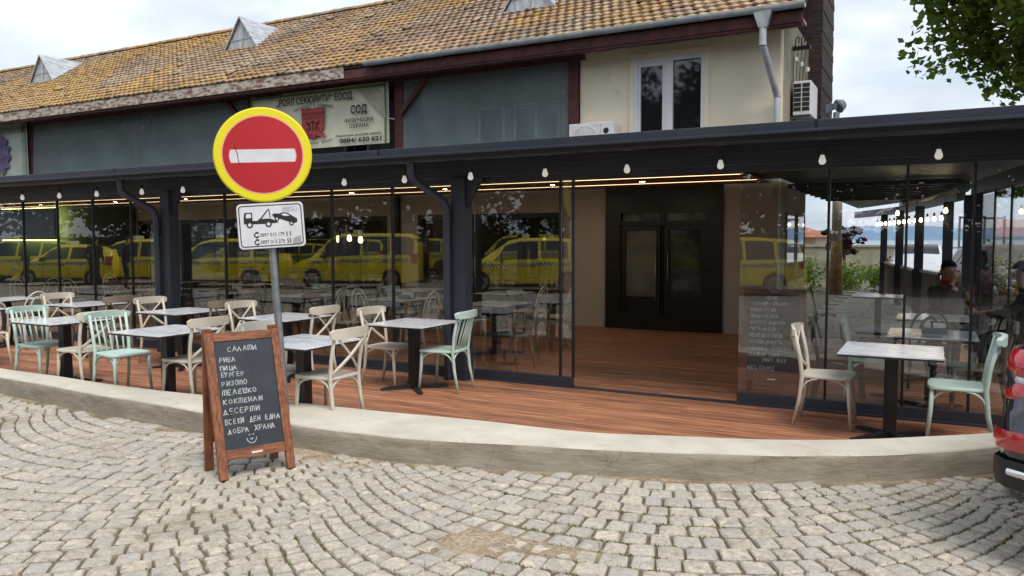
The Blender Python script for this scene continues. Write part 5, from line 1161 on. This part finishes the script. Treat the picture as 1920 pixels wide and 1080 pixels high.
def make_car(style, paint, name, label, cat, loc, rz, group=None, taxi=False, detail=False):
    t = thing(name, label, cat, loc, rz, group); S = PROF[style]; xw0, xw1, wr = WHEELS[style]
    col = lambda i: [s_[i] for s_ in S]
    xs_ = col(0); sec = lambda x: [interp(xs_, col(i), x) for i in range(1, 6)]
    # finer stations, rounded arches cut up into the body side
    st = sorted(set([round(q, 3) for q in xs_]+[round(xw+wr*1.14*k/6, 3) for xw in (xw0, xw1) for k in range(-6, 7)]+[round(xs_[0]+(xs_[-1]-xs_[0])*k/24, 3) for k in range(25)]))
    vs = []; NP = 10
    for x in st:
        hw, zb, zt, zr, rh = sec(x); za = zb
        for xw in (xw0, xw1):
            d = abs(x-xw)
            if d < wr*1.14: za = max(za, wr+math.sqrt(max(0, (wr*1.13)**2-d*d))*.98)
        half = [(0, zb), (hw*.72, zb), (hw*.72, max(zb, za-.002)), (hw*.975, za), (hw, min(zt-.05, max(za+.04, zb+.28))), (hw*1.003, max(zt-.16, za+.05)), (hw*.975, zt), (rh+.02, zr-min(.06, (zr-zt)*.3)), (rh*.86, zr), (0, zr+(.02 if zr > zt+.2 else .012))]
        vs += [(x, y, z) for y, z in half]+[(x, -y, z) for y, z in half[::-1]]
    K = 2*NP; mb = MB(); mb.add(vs, [(i*K+j, (i+1)*K+j, (i+1)*K+(j+1) % K, i*K+(j+1) % K) for i in range(len(st)-1) for j in range(K)]+[tuple(range(K)), tuple((len(st)-1)*K+j for j in reversed(range(K)))])
    b = mb.build('body', paint, t); bm_ = bmesh.new(); bm_.from_mesh(b.data); bmesh.ops.remove_doubles(bm_, verts=bm_.verts, dist=.0005); bmesh.ops.recalc_face_normals(bm_, faces=bm_.faces); bm_.to_mesh(b.data); bm_.free(); autosmooth(b, 60 if detail else 38)
    def side(x, q, s, off=.008):
        hw, zb, zt, zr, rh = sec(x); zr2 = zr-min(.06, (zr-zt)*.3); y = hw*.975+(rh+.02-hw*.975)*q; z = zt+(zr2-zt)*q
        return (x, s*(y+off), z+off*.3)
    for s in (-1, 1):
        # side windows
        roofx = [q for q in xs_ if interp(xs_, col(4), q)-interp(xs_, col(3), q) > .40]; r0_, r1_ = min(roofx)+.04, max(roofx)
        fr_ = max(q for q in xs_ if interp(xs_, col(4), q)-interp(xs_, col(3), q) > .2)
        cuts = [r0_, r0_+(r1_-r0_)*.27, r0_+(r1_-r0_)*.62, r1_+.1]
        for k in range(3):
            a, c = cuts[k]+.05, cuts[k+1]-.05; n = 6; w = MB(); vv = []
            for i in range(n+1):
                for q in (.10, .5, .93):
                    x = a+(c-a)*i/n
                    if k == 2 : x = a+(c+.42*(1-q)-a)*i/n
                    vv.append(side(x, q, s))
            w.add(vv, [(i*3+j, (i+1)*3+j, (i+1)*3+j+1, i*3+j+1) for i in range(n) for j in range(2)]); w.build('side_window', 'car_glass', t, smooth=True)
        # door seams, handles, sill
        sm = MB()
        for x in cuts[1:3]+[cuts[3]+.1]:
            hw, zb, zt, zr, rh = sec(x); sm.box(x-.006, x+.006, s*hw*1.004-.004, s*hw*1.004+.004, zb+.1, zt-.02)
        sm.build('door_seam', 'trim', t)
        for x in (cuts[1]+.14, cuts[2]+.14):
            hw, zb, zt, zr, rh = sec(x); h = MB(); h.box(x, x+.17, s*hw-.01, s*hw+.022, zt-.17, zt-.135); h.build('door_handle', 'trim', t)
        hw, zb, zt, zr, rh = sec(fr_); m_ = MB(); m_.box(cuts[3]+.0, cuts[3]+.12, s*(hw-.01)-.0, s*(hw+.19), zt+.0, zt+.15); m_.build('wing_mirror', 'trim', t, bevel=.03)
        lo = MB(); lo.box(xw0+wr*1.2, xw1-wr*1.2, s*.90-.02, s*.945, .20, .31); lo.build('sill_trim', 'trim', t)
        # lamps
        hw, zb, zt, zr, rh = sec(xs_[-1]-.22); hl = MB(); hl.box(xs_[-1]-.42, xs_[-1]-.08, min(s*.46, s*.80), max(s*.46, s*.80), zt-.17, zt-.03); hl.build('headlight', 'lamp_clear', t, bevel=.03)
        if not detail:
            x0 = xs_[1]+.0; hw, zb, zt, zr, rh = sec(xs_[2]); tlm = MB(); tlm.box(xs_[2]-.11, xs_[2]+.12, min(s*.70, s*(hw+.012)), max(s*.70, s*(hw+.012)), zt-.22, zt+.12); tlm.build('tail_light', 'lamp_red', t, bevel=.02)
        for xw in (xw0, xw1):
            hw = sec(xw)[0]; y0 = s*(hw-.24); y1 = s*(hw-.012)
            w = MB(); w.lathe([(wr*.62, y0), (wr*.93, y0), (wr, y0+s*.03), (wr, y1-s*.03), (wr*.95, y1), (wr*.66, y1), (wr*.64, y1-s*.02)], 28, (xw, 0, wr), 'y'); wo = w.build('wheel', 'rubber', t); autosmooth(wo, 40)
            r_ = MB(); r_.lathe([(wr*.66, y1-s*.004), (wr*.66, y1-s*.03), (wr*.58, y1-s*.05), (wr*.57, y1-s*.11), (.001, y1-s*.12)], 28, (xw, 0, wr), 'y'); autosmooth(r_.build('rim', 'trim', wo), 40)
            r_ = MB(); r_.lathe([(wr*.66, y1-s*.004), (wr*.665, y1+s*.002), (wr*.59, y1+s*.002), (wr*.58, y1-s*.03)], 28, (xw, 0, wr), 'y'); r_.lathe([(.001, y1-s*.005), (wr*.15, y1-s*.005), (wr*.17, y1-s*.06)], 12, (xw, 0, wr), 'y')
            for k in range(10):
                a = 2*math.pi*(k//2)/5+(-.13 if k % 2 else .13); r_.beam((xw+wr*.12*math.cos(a), y1-s*.022, wr+wr*.12*math.sin(a)), (xw+wr*.62*math.cos(a), y1-s*.012, wr+wr*.62*math.sin(a)), .03, .022, (0, 1, 0))
            r_.build('spokes', 'alloy', wo)
    # windscreen and rear window
    def topgrid(xa, xb, nm, mrg=.06):
        w = MB(); vv = []; n = 6
        for i in range(n+1):
            x = xa+(xb-xa)*i/n; hw, zb, zt, zr, rh = sec(x); rh2 = rh-mrg*.3
            for yq in (-1, -.5, 0, .5, 1): vv.append((x+(.010 if xb > 0 else -.010), yq*rh2*.93, zr+.016+(.0 if abs(yq) < .9 else -.008)))
        w.add(vv, [(i*5+j, (i+1)*5+j, (i+1)*5+j+1, i*5+j+1) for i in range(n) for j in range(4)]); w.build(nm, 'car_glass', t, smooth=True)
    wsx = [q for q in xs_ if q > .3]; 
    i0 = max(i for i in range(len(S)) if S[i][4]-S[i][3] > .55); topgrid(S[i0][0]+.06, S[i0+2][0]-.08, 'windscreen')
    j0 = min(i for i in range(len(S)) if S[i][4]-S[i][3] > .55)
    j1 = max(0, j0-2); topgrid(S[j1][0]+.05, S[j0][0]-.03, 'rear_window')
    g_ = MB(); g_.box(xs_[-1]-.05, xs_[-1]+.012, -.42, .42, .36, .56); g_.build('grille', 'trim', t, bevel=.02)
    if taxi:
        ck = MB(); wk = MB(); n = 60; x0, x1 = xs_[2]+.2, xs_[-1]-.75
        for s in (-1, 1):
            for i in range(n):
                for q in range(2):
                    xa, xb = x0+(x1-x0)*i/n, x0+(x1-x0)*(i+1)/n; tgt = ck if (i+q) % 2 else wk
                    P_ = []
                    for (x, zz) in ((xa, q), (xb, q), (xb, q+1), (xa, q+1)):
                        hw, zb, zt, zr, rh = sec(x); P_.append((x, s*(hw*1.003+.004), zt-.15+.045*zz))
                    tgt.add(P_, [(0, 1, 2, 3)])
        ck.build('chequer_strip', 'sign_black', t, recalc=False); wk.build('chequer_strip', 'white_paint', t, recalc=False)
        zr = sec(.0)[3]; r_ = MB(); r_.box(-.10, .10, -.28, .28, zr+.02, zr+.15); r_.build('roof_light', 'white_paint', t, bevel=.03)
    return t, sec, side
# taxis parked across the street, seen as reflections in the glass
def taxi_at(px, style, lab, dy=0.):
    f_ = 1470.; d = fw+rt*((px-960)/f_)
    # mirrored ray meets the taxi row  Y = -6.2-.24*(X+12.8)
    k = d.x/d.y; X = -12.8
    for _ in range(40): X = k*(2*YG-(-6.2-.24*(X+12.8)+dy))
    Y = -6.2-.24*(X+12.8)+dy
    p_ = 'taxi'; return make_car(style, p_, 'taxi', lab, 'taxi', (X, Y, -.01), math.pi-R(26), 'yellow taxis across the street', True)[0]
taxi_at(1352, 'mpv', 'yellow taxi reflected in the glass behind the indoor chalkboard')
taxi_at(985, 'mpv', 'yellow taxi reflected in the two-pane glass left of the entrance')
taxi_at(672, 'van', 'yellow taxi van reflected in the glass right of the round sign', -.6).scale = (.86, .9, .97)
taxi_at(418, 'mpv', 'yellow taxi reflected in the glass left of the round sign')
taxi_at(262, 'mpv', 'yellow taxi reflected in the glass left of first pergola post', -1.)
taxi_at(140, 'hatch', 'yellow taxi reflected in the glass under the wall screen right end')
taxi_at(40, 'mpv', 'yellow taxi reflected in the glass at far left', -1.2)
# dark SUV, rear left corner in the picture
HD = R(90-24); ch, sh_ = math.cos(HD), math.sin(HD)
cr_ = Vector((.345, 4.80)); fwd = Vector((ch, sh_)); lft = Vector((-sh_, ch))
org = cr_+fwd*2.26-lft*.90
suv, sec, side = make_car('suv', 'suv_paint', 'parked_car', 'dark blue-black estate car parked at right edge, rear corner showing', 'car', (org.x, org.y, -.005), HD, None, False, True)
def band(cont, z0, z1, nm, m, par, off=.0, bulge=.02, n=4, lean=0.):
    b = MB(); vs = []
    for (x, y) in cont:
        for k in range(n+1):
            q = k/n; vs.append((x-off-bulge*math.sin(math.pi*q)*.6+lean*q, y+bulge*math.sin(math.pi*q)*.6*(1 if y > .75 else 0), z0+(z1-z0)*q))
    b.add(vs, [(i*(n+1)+j, (i+1)*(n+1)+j, (i+1)*(n+1)+j+1, i*(n+1)+j+1) for i in range(len(cont)-1) for j in range(n)]); return autosmooth(b.build(nm, m, par), 50)
for s in (1, -1):
    mir = lambda c: [(x, s*y) for x, y in c]
    tc_ = [(-2.245, .46), (-2.25, .66), (-2.245, .76), (-2.225, .85), (-2.17, .915), (-2.06, .95), (-1.9, .955)]
    def bnd(c, z0, z1, nm, m, bulge, lean):
        b = MB(); vs = []; n = 5
        for (x, y) in c:
            for k in range(n+1):
                q = k/n; bb = bulge*math.sin(math.pi*q); vs.append((x-(bb if y < .93 else .3*bb)+lean*q, s*(y+(bb*.8 if y > .7 else 0)), z0+(z1-z0)*q))
        b.add(vs, [(i*(n+1)+j, (i+1)*(n+1)+j, (i+1)*(n+1)+j+1, i*(n+1)+j+1) for i in range(len(c)-1) for j in range(n)]); return autosmooth(b.build(nm, m, suv), 50)
    bnd(tc_, .80, .925, 'tail_light', 'lamp_red', .022, .01); bnd([(x+.012, y-.006) for x, y in tc_], .922, .968, 'reversing_light', 'lamp_clear', .008, .01); bnd([(x+.012, y) for x, y in tc_], .965, 1.10, 'tail_light', 'lamp_red', .024, .05)
    bnd([(-2.40, .30), (-2.40, .55), (-2.385, .70), (-2.355, .84), (-2.30, .915), (-2.24, .95)], .60, .70, 'rear_reflector', 'lamp_red', .006, .0)
    bnd([(-2.385, .34), (-2.385, .58), (-2.37, .72), (-2.33, .86), (-2.25, .935), (-1.95, .955)], .40, .55, 'lower_bumper', 'trim', .01, -.02)
    bnd([(-2.425, .36), (-2.42, .58), (-2.405, .72), (-2.365, .84)], .475, .51, 'exhaust_trim', 'chrome', .006, .0)
    for yy in (.60, .44):
        e = MB(); n = 22; vs = []
        for (x, sc) in ((-2.20, 1), (-2.43, 1), (-2.435, .93), (-2.42, .86), (-2.25, .84)):
            vs += [(x, s*yy+.085*sc*math.cos(2*math.pi*k/n), .405+.055*sc*math.sin(2*math.pi*k/n)) for k in range(n)]
        e.add(vs, [(i*n+j, i*n+(j+1) % n, (i+1)*n+(j+1) % n, (i+1)*n+j) for i in range(4) for j in range(n)]); ex = autosmooth(e.build('exhaust_tip', 'chrome', suv), 40)
        q = MB(); q.add([(-2.26, s*yy+.075*math.cos(2*math.pi*k/n), .405+.048*math.sin(2*math.pi*k/n)) for k in range(n)], [tuple(range(n))]); q.build('exhaust_bore', 'dark_void', ex, recalc=False)
q = MB(); q.box(-2.395, -2.36, -.26, .26, .80, .91); q.build('number_plate', 'white_paint', suv)

# ================================================================== TREES AND SHRUBS
def leafmat(name, c1, c2, tr_=.58):
    m = mat(name, c1, .6, col2=c2, scale=.6, island=.35, spec=.3); n = m.node_tree.nodes; l = m.node_tree.links.new; b = n['Principled BSDF']
    t = n.new('ShaderNodeBsdfTranslucent'); l(b.inputs['Base Color'].links[0].from_socket, t.inputs['Color']); x = n.new('ShaderNodeMixShader'); x.inputs['Fac'].default_value = tr_
    l(b.outputs[0], x.inputs[1]); l(t.outputs[0], x.inputs[2]); l(x.outputs[0], n['Material Output'].inputs['Surface']); return m
M['leaf'] = leafmat('plane leaves', (.15, .24, .035), (.22, .31, .06))
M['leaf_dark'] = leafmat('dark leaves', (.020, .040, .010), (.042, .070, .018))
M['leaf_purple'] = leafmat('purple leaves', (.05, .018, .028), (.07, .025, .03))
def leaves(mb, rnd_, c, r, n, size, squash=1.):
    for _ in range(n):
        while True:
            p = Vector((rnd_.uniform(-1, 1), rnd_.uniform(-1, 1), rnd_.uniform(-1, 1)))
            if p.length < 1: break
        p = Vector(c)+Vector((p.x*r, p.y*r, p.z*r*squash))
        d = Vector((rnd_.gauss(0, 1), rnd_.gauss(0, 1), rnd_.gauss(-.2, .6))).normalized(); u = Vector((rnd_.gauss(0, 1), rnd_.gauss(0, 1), rnd_.gauss(0, 1.4))); w = d.cross(u)
        if w.length < .01: continue
        w.normalize(); s = size*rnd_.uniform(.55, 1.2); nrm = d.cross(w)
        a = p-d*s*.5; e = p+d*s*.5; m1 = p+w*s*.42-nrm*s*.1; m2 = p-w*s*.42-nrm*s*.1
        mb.add([a, m1, e, m2], [(0, 1, 2), (0, 2, 3)])
def tree(name, label, loc, zc, rx, rzv, ncl, nlf, size, seed, leaf='leaf', tr=.25, group=None, extra=(), cat='tree', clump=.75):
    r_ = random.Random(seed); t = thing(name, label, cat, loc, 0, group)
    tk = MB(); tk.tube([(0, 0, -.1), (.05, .02, zc*.3), (.0, .08, zc*.62), (.1, 0, zc*.95)], [tr*1.25, tr, tr*.8, tr*.45], 10); cl = []
    for i in range(ncl):
        for _ in range(60):
            p = Vector((r_.uniform(-1, 1), r_.uniform(-1, 1), r_.uniform(-1, 1)))
            if .35 < p.length < 1: break
        w = 1+.16*math.sin(3*math.atan2(p.y, p.x)+seed)+.12*math.sin(5*p.z+seed); cl.append((p.x*rx*w, p.y*rx*w, zc+p.z*rzv*w))
    for c in cl[::max(1, ncl//14)]:
        s_ = Vector((0, 0, zc*.55+r_.uniform(0, zc*.25))); e = Vector(c); mid = (s_+e)/2+Vector((0, 0, .15*rzv)); tk.tube([s_, mid, e], [tr*.38, tr*.22, .02], 6)
    tk.build('trunk', 'bark', t, smooth=True)
    lf = MB()
    for c in cl+list(extra): leaves(lf, r_, c, clump*r_.uniform(.7, 1.25)*(rx/3.2), nlf, size, .75)
    lf.build('crown', leaf, t, recalc=False); return t
tree('plane_tree', 'tall leafy green tree rising behind the right end of pergola', (4.55, 17.6, 0), 8.1, 4.2, 4.0, 330, 290, .17, 3, tr=.3, extra=[(-3.3, -.6, 2.95), (-2.9, -.5, 3.0), (-3.2, -.4, 4.75), (-2.6, -.6, 4.5), (-2.0, -.6, 4.4), (-1.5, -.6, 4.6), (-2.2, -1, 5.4), (-1.4, -1.2, 5.6), (-4.4, -.6, 5.3), (-4.2, -.6, 6.2), (-4.4, -.6, 7.2), (-3.6, -.6, 4.95), (-3.0, -.6, 4.65), (-3.6, -.6, 5.8), (-3.3, -.8, 6.6), (-2.6, -.8, 5.2), (-3.9, -.8, 5.7)], clump=.7)
sp = [(-52, -14), (-46, -17), (-40.5, -13.5), (-35, -16.5), (-30, -13), (-25, -16), (-19.5, -13.2), (-14.5, -16.3), (-9.5, -13.4), (-4, -16), (1.5, -14), (7, -17), (-49, -21), (-43, -20.5), (-37, -21), (-32, -20), (-27, -20.5), (-22, -20), (-17, -20.5), (-12, -20), (-6.5, -20.5), (-1, -20), (4, -20.5)]
for i, (x, y) in enumerate(sp):
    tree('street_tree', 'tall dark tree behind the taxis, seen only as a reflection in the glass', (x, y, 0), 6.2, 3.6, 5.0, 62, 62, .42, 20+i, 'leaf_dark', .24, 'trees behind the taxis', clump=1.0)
def shrub(name, label, loc, r, h, n, size, seed, leaf='leaf', group=None):
    r_ = random.Random(seed); t = thing(name, label, 'shrub', loc, 0, group); b = MB()
    for k in range(5): b.tube([(0, 0, -.1), (r_.uniform(-r, r)*.4, r_.uniform(-r, r)*.4, h*.6)], [.03, .01], 5)
    b.build('stem', 'bark', t); lf = MB()
    for k in range(14): leaves(lf, r_, (r_.uniform(-r, r)*.7, r_.uniform(-r, r)*.7, h*r_.uniform(.2, .85)), r*.45, n//14, size)
    lf.build('foliage', leaf, t, recalc=False)
hd = thing('hedge', 'long dark hedge added behind the taxis to darken the reflections', 'hedge', (-22, -18.5, 0)); lf = MB(); r_ = random.Random(8)
for k in range(130): leaves(lf, r_, (-36+k*.56, r_.uniform(-.4, .4), r_.uniform(.4, 2.1)), .8, 46, .30)  # hedge added to darken the gaps between the reflected trees
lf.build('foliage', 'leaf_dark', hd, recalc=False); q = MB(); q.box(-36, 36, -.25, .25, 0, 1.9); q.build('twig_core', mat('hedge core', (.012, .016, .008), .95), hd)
# ================================================================== BEYOND THE RIGHT WING
shrub('shrub', 'green shrub in front of the pale house seen through the glass', (-3.9, 27.0, -.1), .9, 1.1, 900, .12, 1)
shrub('shrub', 'green shrub at the railing seen through right-hand glass', (-1.35, 27.5, -.1), .7, 1.0, 700, .12, 2)
shrub('shrub', 'green shrub behind the utility pole', (-2.5, 28.5, -.1), .8, .9, 700, .12, 4)
shrub('shrub', 'green shrub near the road signs at far right', (1.3, 27.0, -.1), .8, 1.7, 800, .12, 5)
tree('purple_tree', 'small purple-leaved tree behind the utility pole', (-3.0, 32, -.2), 1.9, .8, .6, 26, 40, .14, 9, 'leaf_purple', .06, cat='tree')
hs = thing('house', 'small cream house with low red tiled roof beyond the terrace', 'house', (-8.3, 44, -3.5))
q = MB(); q.box(-4, 3.2, -3.5, 3.5, 0, 5.3); q.build('wall', 'plaster', hs)
q = MB(); q.add([(-4.5, -4, 5.25), (3.7, -4, 5.25), (3.7, 4, 5.25), (-4.5, 4, 5.25), (-2, 0, 6.1), (1.2, 0, 6.1)], [(0, 1, 5, 4), (1, 2, 5), (2, 3, 4, 5), (3, 0, 4), (3, 2, 1, 0)]); q.build('roof', mat('red roof tiles', s2l(176, 108, 82), .9, col2=s2l(140, 84, 66), scale=4), hs)
q = MB(); q.box(1.2, 2.2, -3.53, -3.5, 3.6, 4.7); q.build('window', 'dark_glass', hs)
gw = MB(); gw.box(-4.9, -1.0, 33.5, 33.7, -.6, 1.35); gw.box(-4.95, -.95, 33.45, 33.75, 1.351, 1.43); o = gw.build('garden_wall', mat('pale garden wall', s2l(196, 190, 166), .9, col2=s2l(150, 148, 128), scale=2)); tag(o, 'pale rendered garden wall beyond the railing', 'garden wall')
up_ = thing('utility_pole', 'pale concrete utility pole with brown lower half seen through glass', 'utility pole', (-2.62, 25.6, 0)); q = MB(); q.tube([(0, 0, 1.6), (0, 0, 4.2)], [.15, .13], 10); q.build('shaft', 'concrete', up_, smooth=True)
q = MB(); q.tube([(0, 0, -.1), (0, 0, 1.6)], [.21, .16], 10); q.build('timber_wrap', mat('weathered wrap', s2l(176, 138, 88), .9, col2=s2l(120, 88, 56), scale=5), up_, smooth=True)
rl = thing('railing', 'grey slatted railing between posts at back of right wing', 'railing', (0, 0, 0))
for (a, b) in (((.12, 17.5), (-.24, 19.2)), ((-.38, 19.4), (-.72, 21.9)), ((-.86, 22.1), (-1.26, 25.5))):
    a, b = Vector(a), Vector(b); q = MB(); q.beam((a.x, a.y, .98), (b.x, b.y, .98), .09, .05); q.beam((a.x, a.y, .12), (b.x, b.y, .12), .05, .05); q.build('rail', 'taupe', rl)
    n = int((b-a).length/.14); q = MB()
    for k in range(1, n): p = a+(b-a)*k/n; q.box(p.x-.022, p.x+.022, p.y-.022, p.y+.022, .146, .954)
    q.build('baluster_row', 'taupe', rl)
make_car('hatch', 'white_car', 'parked_car', 'white car facing the railing beyond the right wing', 'car', (-.45, 28.6, -.02), R(-88), 'cars parked beyond the terrace')
make_car('hatch', 'red_car', 'parked_car', 'dark red car parked beyond the right wing glass', 'car', (1.7, 24.0, -.02), R(-70), 'cars parked beyond the terrace')
make_car('mpv', 'white_car', 'parked_car', 'white car side-on parked beyond the dark red car', 'car', (4.2, 31.0, -.05), R(175), 'cars parked beyond the terrace')
rs2 = thing('road_sign', 'two round signs seen from behind on one pole', 'road sign', (1.72, 22.3, 0), R(-20)); q = MB(); q.tube([(0, 0, 0), (0, 0, 1.3)], .025, 8); q.build('post', 'galv', rs2)
for z in (1.10, .74): q = MB(); q.lathe([(.001, -.01), (.17, -.01), (.17, .01), (.001, .01)], 24, (0, -.03, z), 'y'); q.build('disc', 'galv', rs2)
lp = thing('metal_frame', 'tall grey metal frame structure standing before the bay', 'metal frame', (.9, 38, -.8)); q = MB()
for a, b in (((0, 0, 0), (0, 0, 3.4)), ((.9, 0, 0), (.9, 0, 3.4)), ((0, 0, 3.35), (.9, 0, 3.35)), ((.2, 0, .6), (.85, 0, 1.4)), ((1.6, 0, 0), (1.6, 0, 3.4)), ((.9, 0, 3.3), (1.6, 0, 3.3))): q.beam(a, b, .09, .09)
q.build('lattice', 'galv', lp)
q = MB(); q.box(-2, 14, 60, 60.4, -3.5, -.2); o = q.build('garden_wall', 'concrete'); tag(o, 'long low pale wall far behind the parked cars', 'garden wall')

# ================================================================== PEOPLE
def person(label, loc, rz, pose, seed, cap=False, collar=True, stand=False):
    t = thing('person', label, 'person', loc, rz); V, E, RD = [], [], []
    def add(p, r, par=None):
        V.append(Vector(p)); RD.append(r if isinstance(r, tuple) else (r, r))
        if par is not None: E.append((par, len(V)-1))
        return len(V)-1
    D0 = .42 if stand else 0
    pel = add((0, 0, .55), (.15, .17)); bel = add((.03, 0, .70), (.14, .165), pel); chs = add((.05, 0, .92), (.135, .185), bel); nb = add((.06, 0, 1.06), (.085, .11), chs); nk = add((.085, 0, 1.13), .058, nb)
    jaw = add((.115, 0, 1.20), (.075, .066), nk); face = add((.115, 0, 1.27), (.092, .075), jaw); crown = add((.10, 0, 1.345), (.080, .068), face)
    for s in (-1, 1):
        sh__ = add((.04, s*.19, 1.01), .075, chs); el = pose['el'][0 if s < 0 else 1]; wr_ = pose['wr'][0 if s < 0 else 1]
        up1 = add((Vector((.04, s*.19, 1.01))+Vector(el))/2, .058, sh__); e1 = add(el, .048, up1); f1 = add((Vector(el)*.45+Vector(wr_)*.55), .042, e1); w1 = add(wr_, .029, f1)
        d = (Vector(wr_)-Vector(el)).normalized(); sd__ = d.cross(Vector((0, 0, 1))); sd__ = sd__.normalized() if sd__.length > .1 else Vector((0, 1, 0)); dn = d.cross(sd__)
        pm = add(Vector(wr_)+d*.055, (.03, .022), w1); kn = add(Vector(wr_)+d*.09, (.034, .016), pm)
        for k, (off, ln) in enumerate(((-.030, .062), (-.010, .075), (.011, .070), (.030, .054))):
            a = add(Vector(wr_)+d*.105+sd__*off, .0095, kn); b = add(Vector(wr_)+d*(.105+ln*.55)+sd__*off*1.1+dn*.012, .0088, a); add(Vector(wr_)+d*(.105+ln*.85)+sd__*off*1.1+dn*.035, .0078, b)
        a = add(Vector(wr_)+d*.06-sd__*.042*s, .011, pm); add(Vector(wr_)+d*.095-sd__*.056*s+dn*.012, .0095, a)
        hp = add((.06, s*.10, .53) if not stand else (.0, s*.09, .50), (.10, .10), pel)
        if stand:
            th_ = add((.02, s*.10, .26), .085, hp); kn_ = add((.03, s*.105, .06), .062, th_); cf_ = add((.01, s*.11, -.13), .056, kn_); an_ = add((-.02, s*.115, -.34), .04, cf_); to = add((.08, s*.13, -.38), .04, an_); add((.16, s*.14, -.385), .03, to); continue
        th_ = add((.28, s*.12, .54), .082, hp); kn_ = add((.47, s*.135, .53), .065, th_); cf_ = add((.46, s*.135, .34), .056, kn_); an_ = add((.43, s*.135, .09), .040, cf_); to = add((.53, s*.15, .045), .040, an_); add((.60, s*.155, .04), .030, to)
    me = bpy.data.meshes.new('body'); me.from_pydata(V, E, []); ob = bpy.data.objects.new('body', me); C.objects.link(ob)
    md_ = ob.modifiers.new('skin', 'SKIN'); ob.modifiers.new('sub', 'SUBSURF').levels = 2
    for i, r in enumerate(RD): me.skin_vertices[0].data[i].radius = r
    me.skin_vertices[0].data[0].use_root = True
    dg = bpy.context.evaluated_depsgraph_get(); m2 = bpy.data.meshes.new_from_object(ob.evaluated_get(dg)); bpy.data.objects.remove(ob)
    for q in ('skin', 'black_cloth', 'trouser', 'rubber'): m2.materials.append(M[q])
    wl = [Vector(q) for q in pose['wr']]
    for p in m2.polygons:
        c = p.center; hand = min((c-w).length for w in wl) < .03 or any((c-w).length < .19 and (c-w).dot(w-Vector(e)) > .0 for w, e in zip(wl, pose['el']))
        p.material_index = 0 if (c.z > 1.115 and abs(c.y) < .12 and c.x > .0 or hand) else (3 if (c.z < .10 and c.x > .35 or stand and c.z < -.32) else (2 if c.z < .60 and c.x > .10 or c.z < .5 else 1)); p.use_smooth = True
    bo = bpy.data.objects.new('body', m2); C.objects.link(bo); bo.parent = t
    h = MB()
    def ell(mb, c, r, u0=0, zmin=-1, n=16, k=9, back=None):
        vs = []; 
        for i in range(k+1):
            ph = math.pi*i/k
            for j_ in range(n):
                a = 2*math.pi*j_/n; x, y, z = math.sin(ph)*math.cos(a), math.sin(ph)*math.sin(a), math.cos(ph)
                zl = zmin if back is None else (zmin if x > .1 else back); z = max(z, zl if x > .1 else (zl if back is None else back+(zmin-back)*max(0, (x+.2)/.3) if x > -.2 else back)); vs.append((c[0]+r[0]*x, c[1]+r[1]*y, c[2]+r[2]*z))
        mb.add(vs, [(i*n+j_, i*n+(j_+1) % n, (i+1)*n+(j_+1) % n, (i+1)*n+j_) for i in range(k) for j_ in range(n)])
    ell(h, (.098, 0, 1.315), (.108, .090, .095), zmin=.25, back=-.75); h.build('hair', 'hair', t, smooth=True)
    f = MB(); f.add([(.20, -.012, 1.255), (.20, .012, 1.255), (.226, 0, 1.235), (.203, 0, 1.29), (.19, -.018, 1.232), (.19, .018, 1.232)], [(0, 2, 3), (2, 1, 3), (0, 4, 2), (4, 5, 2), (5, 1, 2)]); f.build('nose', 'skin', t)
    f = MB()
    for s in (-1, 1): f.lathe([(.001, -.004), (.010, 0), (.001, .004)], 8, (.195, s*.032, 1.283), 'x')
    f.build('eyes', 'hair', t)
    f = MB(); f.box(.183, .190, -.022, .022, 1.203, 1.209); f.build('mouth', 'red_car', t)
    f = MB()
    for s in (-1, 1): f.lathe([(.012, 0), (.028, s*.008), (.022, s*.016), (.005, s*.012)], 10, (.09, s*.083, 1.265), 'y')
    f.build('ears', 'skin', t)
    if collar:
        f = MB(); f.lathe([(.085, 1.085), (.082, 1.15), (.074, 1.15), (.076, 1.085)], 18, (.075, 0, 0)); f.build('collar', 'red_cloth', t)
    if cap:
        f = MB(); ell(f, (.10, 0, 1.325), (.118, .098, .105), zmin=.05); s0 = len(f.v); f.prism([(.17+.11*math.cos(a), .085*math.sin(a)) for a in [math.pi*(-.5+k/10) for k in range(11)]], 1.325, 1.337); f.build('cap', 'black_cloth', t, smooth=False)
    if stand: t.location.z += D0
    return t
person('seated man in black jacket with red collar, hand raised to his mouth', (.12, 11.42, .0), R(-62), {'el': [(.34, -.20, .80), (.22, .27, .80)], 'wr': [(.235, -.04, 1.10), (.44, .12, .80)]}, 1)
person('seated person in dark cap and black jacket at far right behind glass', (1.0, 10.6, .0), R(165), {'el': [(.20, -.27, .80), (.20, .27, .80)], 'wr': [(.42, -.12, .81), (.43, .12, .81)]}, 2, True, False)
person('person in dark clothes seated indoors behind the sign post', (-10.2, 11.75, .0), R(-70), {'el': [(.20, -.27, .80), (.20, .27, .80)], 'wr': [(.42, -.12, .81), (.43, .12, .81)]}, 3, False, True)

for (lab, px_, dd) in (('person in dark clothes by the taxis, reflected below the wall screen', 52, 1.9), ('person in dark clothes by the taxis, reflected left of first downpipe', 178, 2.1), ('person in dark clothes by the taxis, reflected beside the first downpipe bend', 236, 2.1)):
    d = fw+rt*((px_-960)/1470.); k = d.x/d.y; X = -20.
    for _ in range(40): X = k*(2*YG-(-6.2-.24*(X+12.8)+dd))
    person(lab, (X, -6.2-.24*(X+12.8)+dd, 0), R(60+px_), {'el': [(.02, -.27, .74), (.02, .27, .74)], 'wr': [(.16, -.24, .54), (.16, .24, .54)]}, px_, px_ == 178, False, True)
